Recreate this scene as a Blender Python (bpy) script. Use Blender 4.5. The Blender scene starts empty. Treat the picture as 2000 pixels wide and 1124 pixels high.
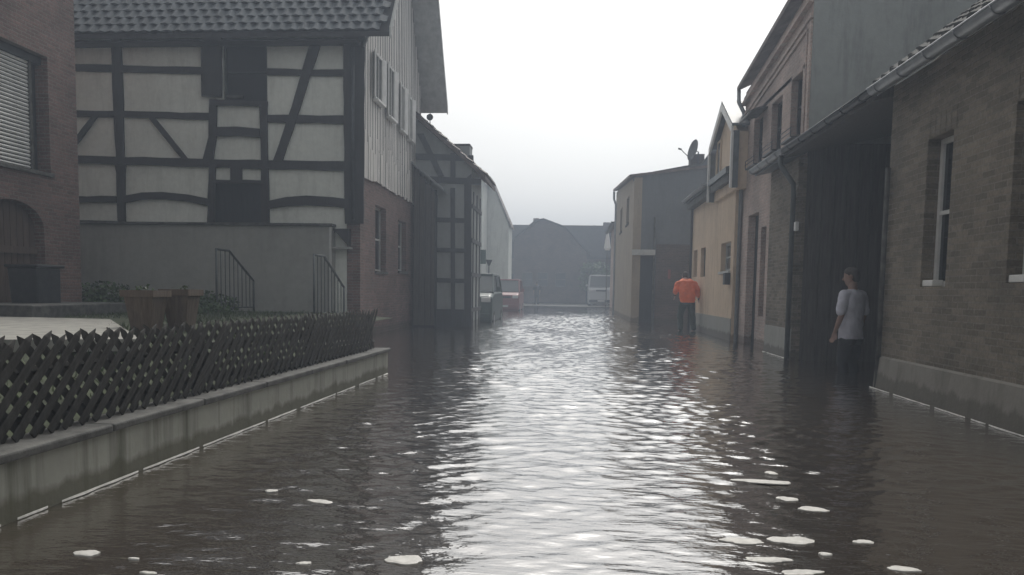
import bpy, bmesh, math, random
import numpy as np
from mathutils import Vector, Matrix
random.seed(7); rng = np.random.default_rng(11)
sc = bpy.context.scene
COL = sc.collection
R_ = math.radians

# ------------------------------------------------------------------ camera
H = 1.1; F = 1500.0
yaw, pitch, roll = R_(4.4), R_(-4.5), R_(0.9)
CR = Matrix.Rotation(yaw, 3, 'Z') @ Matrix.Rotation(math.pi/2 + pitch, 3, 'X') @ Matrix.Rotation(roll, 3, 'Z')
_v = CR.transposed() @ Vector((0, 1, 0))
SX = _v.x/-_v.z - (1120-1000)/F
SY = _v.y/-_v.z - (562-570)/F
cd = bpy.data.cameras.new('camera'); cam = bpy.data.objects.new('camera', cd); COL.objects.link(cam)
cam.matrix_world = Matrix.Translation((0, 0, H)) @ CR.to_4x4()
cd.lens = 27; cd.sensor_width = 36; cd.shift_x = SX*F/2000; cd.shift_y = SY*F/2000
cd.clip_start = .05; cd.clip_end = 2000
sc.camera = cam

# measuring the photograph: a sight line met with a real plane of the street
def ray(px, py): return CR @ Vector(((px-1000)/F + SX, (562-py)/F + SY, -1))
def onZ(px, py, z=0.0):
    d = ray(px, py); t = (z-H)/d.z; return Vector((d.x*t, d.y*t, z))
def onX(px, py, x):
    d = ray(px, py); t = x/d.x; return Vector((x, d.y*t, H+d.z*t))
def onY(px, py, y):
    d = ray(px, py); t = y/d.y; return Vector((d.x*t, y, H+d.z*t))

# ------------------------------------------------------------------ materials
def new_mat(name):
    m = bpy.data.materials.new(name); m.use_nodes = True
    return m, m.node_tree.nodes, m.node_tree.links, m.node_tree.nodes['Principled BSDF']
def coords(N, L, scale=(1, 1, 1), kind='Object'):
    t = N.new('ShaderNodeTexCoord'); mp = N.new('ShaderNodeMapping'); mp.inputs['Scale'].default_value = scale
    L.new(t.outputs[kind], mp.inputs[0]); return mp.outputs[0]
def noise(N, L, vec, scale, detail=5, rough=.6):
    n = N.new('ShaderNodeTexNoise'); n.inputs['Scale'].default_value = scale; n.inputs['Detail'].default_value = detail
    n.inputs['Roughness'].default_value = rough; L.new(vec, n.inputs['Vector']); return n.outputs['Fac']
def ramp(N, L, fac, stops):
    r = N.new('ShaderNodeValToRGB'); e = r.color_ramp.elements
    while len(e) < len(stops): e.new(.5)
    for k, (p, c) in enumerate(stops): e[k].position = p; e[k].color = (*c, 1)
    L.new(fac, r.inputs[0]); return r.outputs[0]
def mix(N, L, fac, a, b, mode='MIX'):
    x = N.new('ShaderNodeMix'); x.data_type = 'RGBA'; x.blend_type = mode
    for s, v in ((x.inputs[0], fac), (x.inputs[6], a), (x.inputs[7], b)):
        if isinstance(v, (int, float)): s.default_value = v
        elif isinstance(v, tuple): s.default_value = (*v, 1)
        else: L.new(v, s)
    return x.outputs[2]
def bump(N, L, h, strength, dist, B):
    b = N.new('ShaderNodeBump'); b.inputs['Strength'].default_value = strength; b.inputs['Distance'].default_value = dist
    L.new(h, b.inputs['Height']); L.new(b.outputs[0], B.inputs['Normal'])
def plain(name, c, rough=.7, metal=0, var=.25, scale=3, bmp=0.0, stretch=(1, 1, 1)):
    m, N, L, B = new_mat(name); v = coords(N, L, stretch); n = noise(N, L, v, scale)
    lo = tuple(x*(1-var) for x in c); hi = tuple(min(1, x*(1+var)) for x in c)
    L.new(ramp(N, L, n, [(.3, lo), (.7, hi)]), B.inputs['Base Color'])
    B.inputs['Roughness'].default_value = rough; B.inputs['Metallic'].default_value = metal
    if bmp: bump(N, L, noise(N, L, v, scale*8), bmp, .01, B)
    return m
def plaster(name, c, stain=(.12, .12, .10), amount=.5, streak=.35):
    m, N, L, B = new_mat(name); v = coords(N, L); vs = coords(N, L, (2.2, 2.2, streak))
    big = noise(N, L, v, .8, 6); fine = noise(N, L, v, 9, 6); st = noise(N, L, vs, 2.2, 6, .65)
    a = ramp(N, L, big, [(.3, tuple(x*.82 for x in c)), (.7, tuple(min(1, x*1.1) for x in c))])
    a = mix(N, L, .35, a, ramp(N, L, fine, [(.3, tuple(x*.8 for x in c)), (.7, tuple(min(1, x*1.15) for x in c))]))
    f = ramp(N, L, st, [(.5, (0, 0, 0)), (.72, (amount,)*3)])
    L.new(mix(N, L, f, a, stain), B.inputs['Base Color']); B.inputs['Roughness'].default_value = .9
    bump(N, L, noise(N, L, v, 30, 4), .35, .01, B); return m
def brick(name, c1, c2, mortar, w=.21, h=.0625, bstr=.8, tone=None):
    m, N, L, B = new_mat(name); t = N.new('ShaderNodeTexCoord'); s = N.new('ShaderNodeSeparateXYZ'); L.new(t.outputs['Object'], s.inputs[0])
    ad = N.new('ShaderNodeMath'); ad.operation = 'ADD'; L.new(s.outputs[0], ad.inputs[0]); L.new(s.outputs[1], ad.inputs[1])
    cb = N.new('ShaderNodeCombineXYZ'); L.new(ad.outputs[0], cb.inputs[0]); L.new(s.outputs[2], cb.inputs[1])
    nz = N.new('ShaderNodeTexNoise'); nz.inputs['Scale'].default_value = 14; L.new(t.outputs['Object'], nz.inputs['Vector'])
    mm = N.new('ShaderNodeVectorMath'); mm.operation = 'MULTIPLY_ADD'; L.new(nz.outputs['Color'], mm.inputs[0]); mm.inputs[1].default_value = (.012, .012, 0); L.new(cb.outputs[0], mm.inputs[2])
    b = N.new('ShaderNodeTexBrick'); L.new(mm.outputs[0], b.inputs['Vector'])
    b.inputs['Color1'].default_value = (*c1, 1); b.inputs['Color2'].default_value = (*c2, 1); b.inputs['Mortar'].default_value = (*mortar, 1)
    b.inputs['Scale'].default_value = 1; b.inputs['Brick Width'].default_value = w; b.inputs['Row Height'].default_value = h
    b.inputs['Mortar Size'].default_value = .008; b.inputs['Mortar Smooth'].default_value = .3; b.inputs['Bias'].default_value = -.1
    n = noise(N, L, t.outputs['Object'], 1.1, 6); a = b.outputs['Color']
    a = mix(N, L, .75, a, ramp(N, L, n, [(.3, (.55, .55, .55)), (.7, (1.25, 1.2, 1.15))]), 'MULTIPLY')
    n2 = noise(N, L, t.outputs['Object'], 35, 3)
    a = mix(N, L, .6, a, ramp(N, L, n2, [(.3, (.6, .6, .6)), (.7, (1.3, 1.3, 1.3))]), 'MULTIPLY')
    L.new(a, B.inputs['Base Color']); B.inputs['Roughness'].default_value = .88
    iv = N.new('ShaderNodeMath'); iv.operation = 'MULTIPLY_ADD'; L.new(b.outputs['Fac'], iv.inputs[0]); iv.inputs[1].default_value = -1; iv.inputs[2].default_value = 1
    i2 = N.new('ShaderNodeMath'); i2.operation = 'MULTIPLY_ADD'; L.new(n2, i2.inputs[0]); i2.inputs[1].default_value = .5; L.new(iv.outputs[0], i2.inputs[2])
    bump(N, L, i2.outputs[0], bstr, .02, B); return m
def wood(name, c, var=.5, rough=.75, stretch=(12, 12, .8)):
    m, N, L, B = new_mat(name); v = coords(N, L, stretch); n = noise(N, L, v, 2.5, 7, .7)
    L.new(ramp(N, L, n, [(.3, tuple(x*(1-var) for x in c)), (.7, tuple(min(1, x*(1+var)) for x in c))]), B.inputs['Base Color'])
    B.inputs['Roughness'].default_value = rough; bump(N, L, n, .4, .01, B); return m

M = {}
M['beam'] = wood('dark_timber', (.030, .028, .030), .3)
M['panel'] = plaster('infill_plaster', (.78, .80, .74), (.36, .37, .33), .3)
M['plinth'] = plaster('grey_render', (.37, .37, .345), (.22, .22, .2), .3)
M['brick_red'] = brick('red_brick', (.225, .145, .13), (.15, .10, .092), (.21, .19, .175))
M['brick_brown'] = brick('brown_brick', (.245, .215, .17), (.14, .12, .095), (.25, .23, .195), .21, .0625, 1.2)
M['brick_dark'] = brick('dark_brick', (.12, .09, .08), (.08, .06, .06), (.13, .12, .11))
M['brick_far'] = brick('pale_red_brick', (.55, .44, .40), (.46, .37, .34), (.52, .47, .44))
M['orange'] = plaster('orange_render', (.70, .555, .41), (.3, .2, .12), .4)
M['white_render'] = plaster('cream_render', (.66, .68, .62), (.3, .3, .27), .4)
M['grey_wall'] = plaster('grey_cement_wall', (.33, .35, .34), (.15, .16, .155), .6)
M['blue_wall'] = plaster('slate_grey_wall', (.13, .14, .15), (.08, .085, .09), .6)
M['ochre_wall'] = plaster('ochre_wall', (.30, .25, .19), (.17, .15, .12), .6)
M['boards'] = wood('weathered_boards', (.66, .64, .61), .35, .8, (14, 14, .7))
M['tile'] = plain('dark_roof_tile', (.10, .115, .125), .45, 0, .4, 4, .3)
M['tile_red'] = plain('brown_roof_tile', (.13, .10, .09), .7, 0, .4, 4, .3)
M['tile_matt'] = plain('weathered_roof_tile', (.09, .09, .085), .85, 0, .5, 5, .3)
M['far_roof'] = plain('dark_far_roof', (.035, .035, .037), .9, 0, .3, 3)  # even near-black colour, kept low so the far roofs stay dark
M['plinth_dark'] = plaster('dark_render', (.25, .235, .205), (.09, .085, .07), .6)
M['panel_dim'] = plaster('hazed_infill_plaster', (.34, .36, .36), (.2, .21, .2), .4)  # darker infill plaster: low contrast of haze put into the colour
M['beam_grey'] = wood('haze_grey_timber', (.065, .07, .08), .25)  # timber paled as if by haze, in the colour; gable battens share it
M['wet_road'] = plain('wet_asphalt', (.10, .10, .095), .28, 0, .3, 2)
M['soffit'] = wood('grey_soffit', (.42, .43, .42), .25, .85, (2, 2, 2))
M['white'] = plain('white_paint', (.72, .72, .70), .5, 0, .1, 6)
M['offwhite'] = plain('offwhite_paint', (.5, .5, .48), .5, 0, .15, 6)
M['zinc'] = plain('zinc', (.27, .285, .30), .42, .5, .2, 5)
M['darkmetal'] = plain('dark_metal', (.05, .055, .06), .45, .5, .2, 8)
M['ironrail'] = plain('painted_iron', (.08, .09, .09), .5, .3, .2, 8)
M['door'] = wood('dark_door', (.022, .026, .032), .3)
M['door_brown'] = wood('brown_gate', (.085, .055, .04), .4)
M['shade_dark'] = wood('shade_dark_boards', (.085, .076, .070), .4, .8)  # dark boards; shade under the gateway roof is put into this brown
M['terracotta'] = wood('planter_wood', (.13, .095, .07), .4, .85)
M['soil'] = plain('soil', (.035, .028, .02), .95)
M['lattice'] = wood('fence_wood', (.026, .025, .023), .6, .85, (9, 9, 3))
M['concrete'] = plaster('stained_concrete', (.38, .38, .33), (.10, .105, .075), .95, .12)
m = M['concrete']; N = m.node_tree.nodes; L = m.node_tree.links; B = N['Principled BSDF']
src = B.inputs['Base Color'].links[0].from_socket; tc_ = N.new('ShaderNodeTexCoord'); sp3 = N.new('ShaderNodeSeparateXYZ'); L.new(tc_.outputs['Object'], sp3.inputs[0])
nz_ = noise(N, L, coords(N, L, (3, 3, 1)), 2.0, 5); ma = N.new('ShaderNodeMath'); ma.operation = 'MULTIPLY_ADD'; L.new(nz_, ma.inputs[0]); ma.inputs[1].default_value = -.16; L.new(sp3.outputs[2], ma.inputs[2])
tide = ramp(N, L, ma.outputs[0], [(.0, (.75, .75, .75)), (.045, (0, 0, 0))]); L.new(mix(N, L, tide, src, (.10, .095, .06)), B.inputs['Base Color'])
M['cap'] = plain('concrete_cap', (.075, .075, .07), .75, 0, .6, 7, .6)
M['paving'] = plain('pale_paving', (.27, .265, .24), .85, 0, .25, 5, .3)
M['grass_ground'] = plain('garden_soil_grass', (.035, .044, .02), .95, 0, .5, 5, .5)
M['asphalt'] = plain('asphalt', (.05, .05, .048), .8, 0, .3, 4, .4)
M['foam'] = plain('foam', (.50, .49, .46), .6, 0, .2, 20)  # also colours the pale discs that stand in for sky glints
M['skin'] = plain('skin', (.30, .19, .15), .6, 0, .08, 10)
M['hair'] = plain('hair', (.055, .045, .038), .7, 0, .4, 40)
M['shirt'] = plain('grey_tshirt', (.58, .58, .66), .85, 0, .1, 6, .4)
M['shorts'] = plain('dark_shorts', (.028, .03, .035), .85, 0, .2, 6)
M['orange_cloth'] = plain('orange_jacket', (.88, .17, .045), .7, 0, .15, 5, .4)
M['waders'] = plain('green_waders', (.03, .055, .045), .5, 0, .2, 5)
M['rubber'] = plain('rubber', (.02, .02, .02), .7)
M['green_sign'] = plain('sign_green', (.07, .11, .10), .5)
def glass(name, c=(.02, .025, .03), rough=.06):
    m, N, L, B = new_mat(name); B.inputs['Base Color'].default_value = (*c, 1); B.inputs['Roughness'].default_value = rough; B.inputs['IOR'].default_value = 1.5; return m
M['glass'] = glass('window_glass')
M['glass_pale'] = glass('curtained_glass', (.10, .11, .11), .15)
def paint(name, c):
    m, N, L, B = new_mat(name); B.inputs['Base Color'].default_value = (*c, 1); B.inputs['Roughness'].default_value = .45; B.inputs['Coat Weight'].default_value = .2; return m
M['car_green'] = paint('car_green', (.035, .06, .055)); M['car_red'] = paint('car_red', (.20, .06, .06)); M['van_white'] = paint('van_white', (.4, .41, .42))
M['lamp_red'] = paint('tail_lamp', (.25, .02, .02)); M['lamp_clear'] = paint('head_lamp', (.5, .5, .5))
def leaf_mat(name, c):
    m, N, L, B = new_mat(name); g = N.new('ShaderNodeNewGeometry')
    L.new(ramp(N, L, g.outputs['Random Per Island'], [(0, tuple(x*.55 for x in c)), (1, tuple(x*1.5 for x in c))]), B.inputs['Base Color']); B.inputs['Roughness'].default_value = .6; return m
M['leaf'] = leaf_mat('leaf', (.06, .10, .035)); M['grass'] = leaf_mat('grass_blade', (.042, .062, .02))

def add_tide(key, top=.13):
    m = M[key]; N = m.node_tree.nodes; L = m.node_tree.links; B = N['Principled BSDF']; src = B.inputs['Base Color'].links[0].from_socket
    t = N.new('ShaderNodeTexCoord'); s = N.new('ShaderNodeSeparateXYZ'); L.new(t.outputs['Object'], s.inputs[0])
    a = N.new('ShaderNodeMath'); a.operation = 'MULTIPLY_ADD'; L.new(noise(N, L, coords(N, L, (4, 4, 1)), 1.6, 6, .7), a.inputs[0]); a.inputs[1].default_value = -.30; L.new(s.outputs[2], a.inputs[2])
    f = ramp(N, L, a.outputs[0], [(0, (.55, .55, .55)), (top*.35, (0, 0, 0))]); L.new(mix(N, L, f, src, (.075, .066, .05)), B.inputs['Base Color'])
for k_ in ('plinth_dark', 'brick_brown', 'orange', 'blue_wall', 'panel_dim', 'brick_far', 'ochre_wall', 'plinth', 'brick_red', 'white_render', 'brick_dark'): add_tide(k_)

# water: muddy, opaque, glossy
m, N, L, B = new_mat('flood_water'); v = coords(N, L, (1, 1, 1))
L.new(ramp(N, L, noise(N, L, v, .6, 4), [(.3, (.040, .031, .023)), (.7, (.060, .048, .036))]), B.inputs['Base Color'])
B.inputs['Roughness'].default_value = .045; B.inputs['IOR'].default_value = 2.6
v2 = coords(N, L, (9, 24, 9)); bump(N, L, noise(N, L, v2, 1.0, 3, .55), .16, .03, B)
B.inputs['Coat Weight'].default_value = 1; B.inputs['Coat IOR'].default_value = 1.9; B.inputs['Coat Roughness'].default_value = .045
for l in list(B.inputs['Normal'].links): L.new(l.from_socket, B.inputs['Coat Normal'])
M['water'] = m

# ------------------------------------------------------------------ mesh builder
class MB:
    def __init__(s): s.v = []; s.f = []
    def add(s, vs, fs):
        o = len(s.v); s.v += [tuple(p) for p in vs]; s.f += [tuple(i+o for i in f) for f in fs]; return s
    def box(s, x0, x1, y0, y1, z0, z1):
        x0, x1 = sorted((x0, x1)); y0, y1 = sorted((y0, y1)); z0, z1 = sorted((z0, z1))
        return s.add([(x0,y0,z0),(x1,y0,z0),(x1,y1,z0),(x0,y1,z0),(x0,y0,z1),(x1,y0,z1),(x1,y1,z1),(x0,y1,z1)],
                     [(0,3,2,1),(4,5,6,7),(0,1,5,4),(1,2,6,5),(2,3,7,6),(3,0,4,7)])
    def prism(s, pts, d):          # outline pushed along the vector d
        n = len(pts); d = Vector(d); a = [Vector(p) for p in pts]
        nn = sum(((a[i]-a[0]).cross(a[(i+1) % n]-a[0]) for i in range(1, n-1)), Vector())
        if nn.dot(d) > 0: a = a[::-1]
        vs = a + [p+d for p in a]
        return s.add(vs, [tuple(range(n)), tuple(range(2*n-1, n-1, -1))] + [(i, i+n, (i+1) % n+n, (i+1) % n) for i in range(n)])
    def tube(s, path, r, seg=8, cap=True):
        path = [Vector(p) for p in path]; rs = r if isinstance(r, (list, tuple)) else [r]*len(path); o = len(s.v); prev = None
        for i, p in enumerate(path):
            t = (path[min(i+1, len(path)-1)] - path[max(i-1, 0)]).normalized()
            u = t.cross(Vector((0, 0, 1)) if abs(t.z) < .9 else Vector((1, 0, 0))).normalized()
            if prev is not None: u = (prev - t*prev.dot(t)).normalized()
            prev = u; w = t.cross(u)
            for k in range(seg):
                a = 2*math.pi*k/seg; s.v.append(tuple(p + u*math.cos(a)*rs[i] + w*math.sin(a)*rs[i]))
        for i in range(len(path)-1):
            for k in range(seg):
                a = o+i*seg+k; b = o+i*seg+(k+1) % seg; s.f.append((a, b, b+seg, a+seg))
        if cap: s.f.append(tuple(o+k for k in range(seg))[::-1]); s.f.append(tuple(o+(len(path)-1)*seg+k for k in range(seg)))
        return s
    def build(s, name, mat, parent=None, smooth=False, bevel=0):
        me = bpy.data.meshes.new(name); me.from_pydata(s.v, [], s.f); me.materials.append(mat); me.update()
        if smooth: me.shade_smooth()
        o = bpy.data.objects.new(name, me); COL.objects.link(o)
        if parent is not None: put(o, parent)
        if bevel:
            b = o.modifiers.new('bevel', 'BEVEL'); b.width = bevel; b.segments = 2; b.limit_method = 'ANGLE'
        return o
def put(o, parent):
    o.parent = parent; o.matrix_parent_inverse = world(parent).inverted()
def world(o):
    m = Matrix.Translation(o.location) @ o.rotation_euler.to_matrix().to_4x4()
    return (world(o.parent) @ o.matrix_parent_inverse @ m) if o.parent else m
def tag(o, label=None, cat=None, group=None, kind=None):
    if label: o['label'] = label
    if cat: o['category'] = cat
    if group: o['group'] = group
    if kind: o['kind'] = kind
    return o
def thing(name, loc, label, cat, group=None):
    o = bpy.data.objects.new(name, None); o.location = loc; COL.objects.link(o); o.empty_display_size = .3
    return tag(o, label, cat, group)
def copy_tree(o, parent=None):
    c = o.copy(); COL.objects.link(c)
    if parent is not None: c.parent = parent
    for ch in [x for x in bpy.data.objects if x.parent == o and x is not c]: copy_tree(ch, c)
    return c

def wallX(mb, x0, x1, y0, y1, z0, z1, holes=()):       # wall running along Y, holes (ya,yb,za,zb)
    ys = sorted({y0, y1, *[h[0] for h in holes], *[h[1] for h in holes]}); zs = sorted({z0, z1, *[h[2] for h in holes], *[h[3] for h in holes]})
    for a, b in zip(ys, ys[1:]):
        for c, d in zip(zs, zs[1:]):
            if any(h[0] <= a+1e-6 and b <= h[1]+1e-6 and h[2] <= c+1e-6 and d <= h[3]+1e-6 for h in holes): continue
            mb.box(x0, x1, a, b, c, d)
    return mb
def wallY(mb, y0, y1, x0, x1, z0, z1, holes=()):
    xs = sorted({x0, x1, *[h[0] for h in holes], *[h[1] for h in holes]}); zs = sorted({z0, z1, *[h[2] for h in holes], *[h[3] for h in holes]})
    for a, b in zip(xs, xs[1:]):
        for c, d in zip(zs, zs[1:]):
            if any(h[0] <= a+1e-6 and b <= h[1]+1e-6 and h[2] <= c+1e-6 and d <= h[3]+1e-6 for h in holes): continue
            mb.box(a, b, y0, y1, c, d)
    return mb
def windowX(parent, x, depth, sgn, ya, yb, za, zb, frame='white', fw=.05, bars=1, glassm='glass', sill=None):
    """window in a wall along Y; outer face at x, sgn = direction into the building"""
    xi = x + sgn*depth; f = MB(); b = xi + sgn*.06
    f.box(xi, b, ya, ya+fw, za, zb); f.box(xi, b, yb-fw, yb, za, zb); f.box(xi, b, ya+fw, yb-fw, za, za+fw); f.box(xi, b, ya+fw, yb-fw, zb-fw, zb)
    for k in range(bars):
        c = za + (zb-za)*(k+1)/(bars+1); f.box(xi+sgn*.005, b, ya+fw, yb-fw, c-.02, c+.02)
    w = f.build('window', M[frame], parent)
    g = MB().box(xi+sgn*.03, xi+sgn*.045, ya+fw, yb-fw, za+fw, zb-fw).build('pane', M[glassm], w)
    if sill: MB().box(x-sgn*.05, xi, ya-.04, yb+.04, za-.07, za-.003).build('sill', M[sill], w, bevel=.006)
    return w
def windowY(parent, y, depth, xa, xb, za, zb, frame='white', fw=.05, bars=1, glassm='glass', sill=None):
    yi = y + depth; f = MB(); b = yi+.06
    f.box(xa, xa+fw, yi, b, za, zb); f.box(xb-fw, xb, yi, b, za, zb); f.box(xa+fw, xb-fw, yi, b, za, za+fw); f.box(xa+fw, xb-fw, yi, b, zb-fw, zb)
    for k in range(bars):
        c = za + (zb-za)*(k+1)/(bars+1); f.box(xa+fw, xb-fw, yi+.005, b, c-.02, c+.02)
    w = f.build('window', M[frame], parent)
    MB().box(xa+fw, xb-fw, yi+.03, yi+.045, za+fw, zb-fw).build('pane', M[glassm], w)
    if sill: MB().box(xa-.04, xb+.04, y-.05, yi, za-.07, za-.003).build('sill', M[sill], w)
    return w
def tiles(mb, origin, along, up, nx, ny, tw, te):
    """rows of S-profile pantiles; origin at the lower start corner, along the eave, up the slope"""
    along = Vector(along).normalized(); up = Vector(up).normalized(); nrm = along.cross(up).normalized()
    if nrm.z < 0: nrm = -nrm
    prof = [(0, 0), (.15, .010), (.35, .034), (.55, .036), (.75, .012), (.9, -.004), (1.03, .002)]
    for j in range(ny):
        for i in range(nx):
            off = tw*.5*(j % 2); q = random.uniform(-.004, .004); dz = random.uniform(-.004, .004)
            o = Vector(origin) + along*(i*tw+off) + up*(j*te+q); vs = []
            for u, h in prof:
                c = 0 if .2 < u < .8 else .02
                for (t, e) in ((c, .035), (c, 0.018), (te*1.05, -.002)):
                    lift = 0 if e == .018 else e
                    vs.append(o + along*(u*tw) + up*t + nrm*(h + dz + (.03 if e == .035 else 0 if e == .018 else -.006)))
            n = len(prof); fs = []
            for k in range(n-1):
                a = k*3; fs.append((a, a+3, a+5, a+2)); fs.append((a+1, a+4, a+3, a))
            mb.add(vs, fs)
    return mb
def gutterX(name, parent, x, y0, y1, z, r=.065, mat='zinc', brackets=True):
    mb = MB(); n = 7
    for rr, flip in ((r, False), (r-.008, True)):
        o = len(mb.v)
        for y in (y0, y1):
            for k in range(n+1):
                a = math.pi + math.pi*k/n; mb.v.append((x+rr*math.cos(a), y, z+rr*math.sin(a)))
        for k in range(n): mb.f.append((o+k, o+k+1, o+n+2+k, o+n+1+k))
    for y in (y0, y1): mb.prism([(x+r*math.cos(math.pi+math.pi*k/n), y, z+r*math.sin(math.pi+math.pi*k/n)) for k in range(n+1)], (0, .006 if y == y0 else -.006, 0))
    mb.tube([(x-r, y0, z+.004), (x-r, y1, z+.004)], .012, 6)
    if brackets:
        k = y0+.3
        while k < y1: mb.tube([(x+(r+.006)*math.cos(math.pi+math.pi*i/6), k, z+(r+.006)*math.sin(math.pi+math.pi*i/6)) for i in range(7)], .008, 5); k += .62
    return mb.build(name, M[mat], parent, smooth=True)
def leafball(mb, c, r, n, size):
    for _ in range(n):
        d = Vector(rng.normal(size=3)); d.normalize(); p = Vector(c) + Vector((d.x*r[0], d.y*r[1], d.z*r[2]))*(rng.random()**.4)
        a = Vector(rng.normal(size=3)).normalized(); b = a.cross(Vector(rng.normal(size=3))).normalized(); s = size*(.6+.8*rng.random())
        mb.add([p-a*s*.5, p+b*s*.28, p+a*s*.5, p-b*s*.28], [(0, 1, 2, 3)])
    return mb

# ------------------------------------------------------------------ ground, road, water
g = MB()
ys = [-6, 2, 10, 20, 30, 40, 52, 54, 63, 68, 75, 110, 150]
def gz(y): return -.38 if y < 52.5 else .03
xs = [-150, -40, -12, -5, 0, 5, 12, 40, 150]
g.v = [(x, y, gz(y)) for y in ys for x in xs]
g.f = [(j*len(xs)+i, j*len(xs)+i+1, (j+1)*len(xs)+i+1, (j+1)*len(xs)+i) for j in range(len(ys)-1) for i in range(len(xs)-1)]
tag(g.build('road', M['asphalt']), kind='structure')
wr_ = MB(); wr_.box(-9, 14, 54.2, 68, .03, .05); tag(wr_.build('wet_road', M['wet_road']), kind='structure')
kb_ = MB(); kb_.box(-9, 14, 53.9, 54.15, -.1, .07); tag(kb_.build('kerb', M['cap']), kind='structure')

def water_mesh():
    Y = [1.2]
    while Y[-1] < 14: Y.append(Y[-1] + max(.010, .0036*Y[-1]))
    while Y[-1] < 46: Y.append(Y[-1] + max(.052, .0019*Y[-1]))
    while Y[-1] < 64: Y.append(Y[-1]*1.0062)
    Y = np.array([-5, 0] + Y)
    Xc = np.arange(-4.6, 4.7, .027)
    X = np.concatenate([[-60, -30, -15, -9, -6.5, -5.4], Xc, [5.2, 6, 7.5, 9, 15, 30, 60]])
    XX, YY = np.meshgrid(X, Y); Z = np.zeros_like(XX)
    # domain warp so crests are short and wandering
    wx = XX + .10*np.sin(1.7*YY+.8*XX) + .05*np.sin(4.1*YY-2.3*XX+1); wy = YY + .07*np.sin(2.3*XX+.9*YY) + .03*np.sin(5.3*XX-1.7*YY+2)
    dy = np.gradient(Y)[:, None]
    for i in range(100):
        lam = .062*(6.5**(rng.random()**1.25)); th = rng.normal(0, .50) + (.0 if rng.random() < .75 else rng.choice([-.9, .9])); k = 2*math.pi/lam
        amp = .0125*lam/(2*math.pi)*(.8 if lam > .3 else 1.0)
        kx, ky = k*math.sin(th), k*math.cos(th); ph = rng.random()*6.28
        # slow envelope
        ex, ey, ep = rng.normal(0, .9), rng.normal(0, .9), rng.random()*6.28
        env = .55+.45*np.sin(ex*XX+ey*YY+ep)
        fade = np.clip((lam/(dy*2.2)-1)/.5, 0, 1)
        s = np.sin(kx*wx+ky*wy+ph)
        Z += amp*env*fade*(s + .22*np.cos(2*(kx*wx+ky*wy+ph)))*1.9
    # gusty patches: middle of the street rougher than the lee of the walls
    gust = .75+.35*np.sin(.55*YY+1.3*np.sin(.7*XX))*np.cos(.9*XX+.3*YY)
    edge = np.clip(np.minimum(XX+3.1, 4.1-XX)/1.6, .30, 1); near = np.clip((YY-1.0)/4, .6, .95) + 1.7*np.clip((YY-4.5)/15, 0, 1)
    Z *= gust*edge*near
    Z[XX < -5] = 0; Z[XX > 5.1] = 0; Z[YY < 1.1] = 0
    nY, nX = XX.shape; me = bpy.data.meshes.new('water')
    co = np.stack([XX, YY, Z], -1).reshape(-1, 3).astype(np.float32)
    a = (np.arange(nY-1)[:, None]*nX+np.arange(nX-1)[None]).ravel(); q = np.stack([a, a+1, a+nX+1, a+nX], -1)
    me.vertices.add(len(co)); me.vertices.foreach_set('co', co.ravel())
    me.loops.add(q.size); me.loops.foreach_set('vertex_index', q.ravel().astype(np.int32))
    me.polygons.add(len(q)); me.polygons.foreach_set('loop_start', (np.arange(len(q))*4).astype(np.int32))
    me.update(calc_edges=True); me.shade_smooth(); me.materials.append(M['water'])
    o = bpy.data.objects.new('water', me); COL.objects.link(o); tag(o, kind='structure')
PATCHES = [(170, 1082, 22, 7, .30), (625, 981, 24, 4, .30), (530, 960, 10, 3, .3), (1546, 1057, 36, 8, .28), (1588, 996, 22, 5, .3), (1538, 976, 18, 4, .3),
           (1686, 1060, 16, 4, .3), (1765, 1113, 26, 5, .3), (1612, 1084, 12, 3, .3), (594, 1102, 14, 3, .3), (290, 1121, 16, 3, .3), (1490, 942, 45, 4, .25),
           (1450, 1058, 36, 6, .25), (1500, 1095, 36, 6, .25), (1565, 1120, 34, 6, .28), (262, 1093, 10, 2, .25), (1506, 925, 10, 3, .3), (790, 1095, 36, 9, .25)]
water_mesh()

# garden behind the wall
WL = lambda y: -2.56 + (y-3.24)*.028          # front face of the retaining wall
gm = MB(); gy = [-5, 2, 5, 7, 9, 12, 15.2]
def gh(x, y): return .30 + min(1, max(0, (-x-2.6)/2.2))*.16 + min(1, max(0, (y-4)/8))*.14
gx = [-40, -14, -9, -6, -4.8, -3.6, -2.8]
nx_ = len(gx)
for y in gy:
    for x in gx:
        xx = WL(min(y, 9.7))-.16 if x == -2.8 else x; gm.v.append((xx, y, gh(xx, y)))
    if y == 12: pass
gm.f = [(j*nx_+i, j*nx_+i+1, (j+1)*nx_+i+1, (j+1)*nx_+i) for j in range(len(gy)-1) for i in range(nx_-1) if not (j >= 4 and i >= 5)]
tag(gm.build('garden_ground', M['grass_ground']), kind='structure')
gb = MB().box(-40, -4.95, 15.2, 24, -.4, .55); tag(gb.build('yard_ground', M['grass_ground']), kind='structure')
# pale path
pa = onZ(-60, 690, .585); pb = onZ(275, 668, .585); pc = onZ(255, 628, .585); pd = onZ(-60, 618, .585)
pth = MB().prism([(pa.x-3, pa.y, .50), (pb.x, pb.y, .50), (pc.x-.3, pc.y, .50), (pd.x-3, pd.y, .50)], (0, 0, .11))
tag(pth.build('path', M['paving']), kind='structure')

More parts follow.
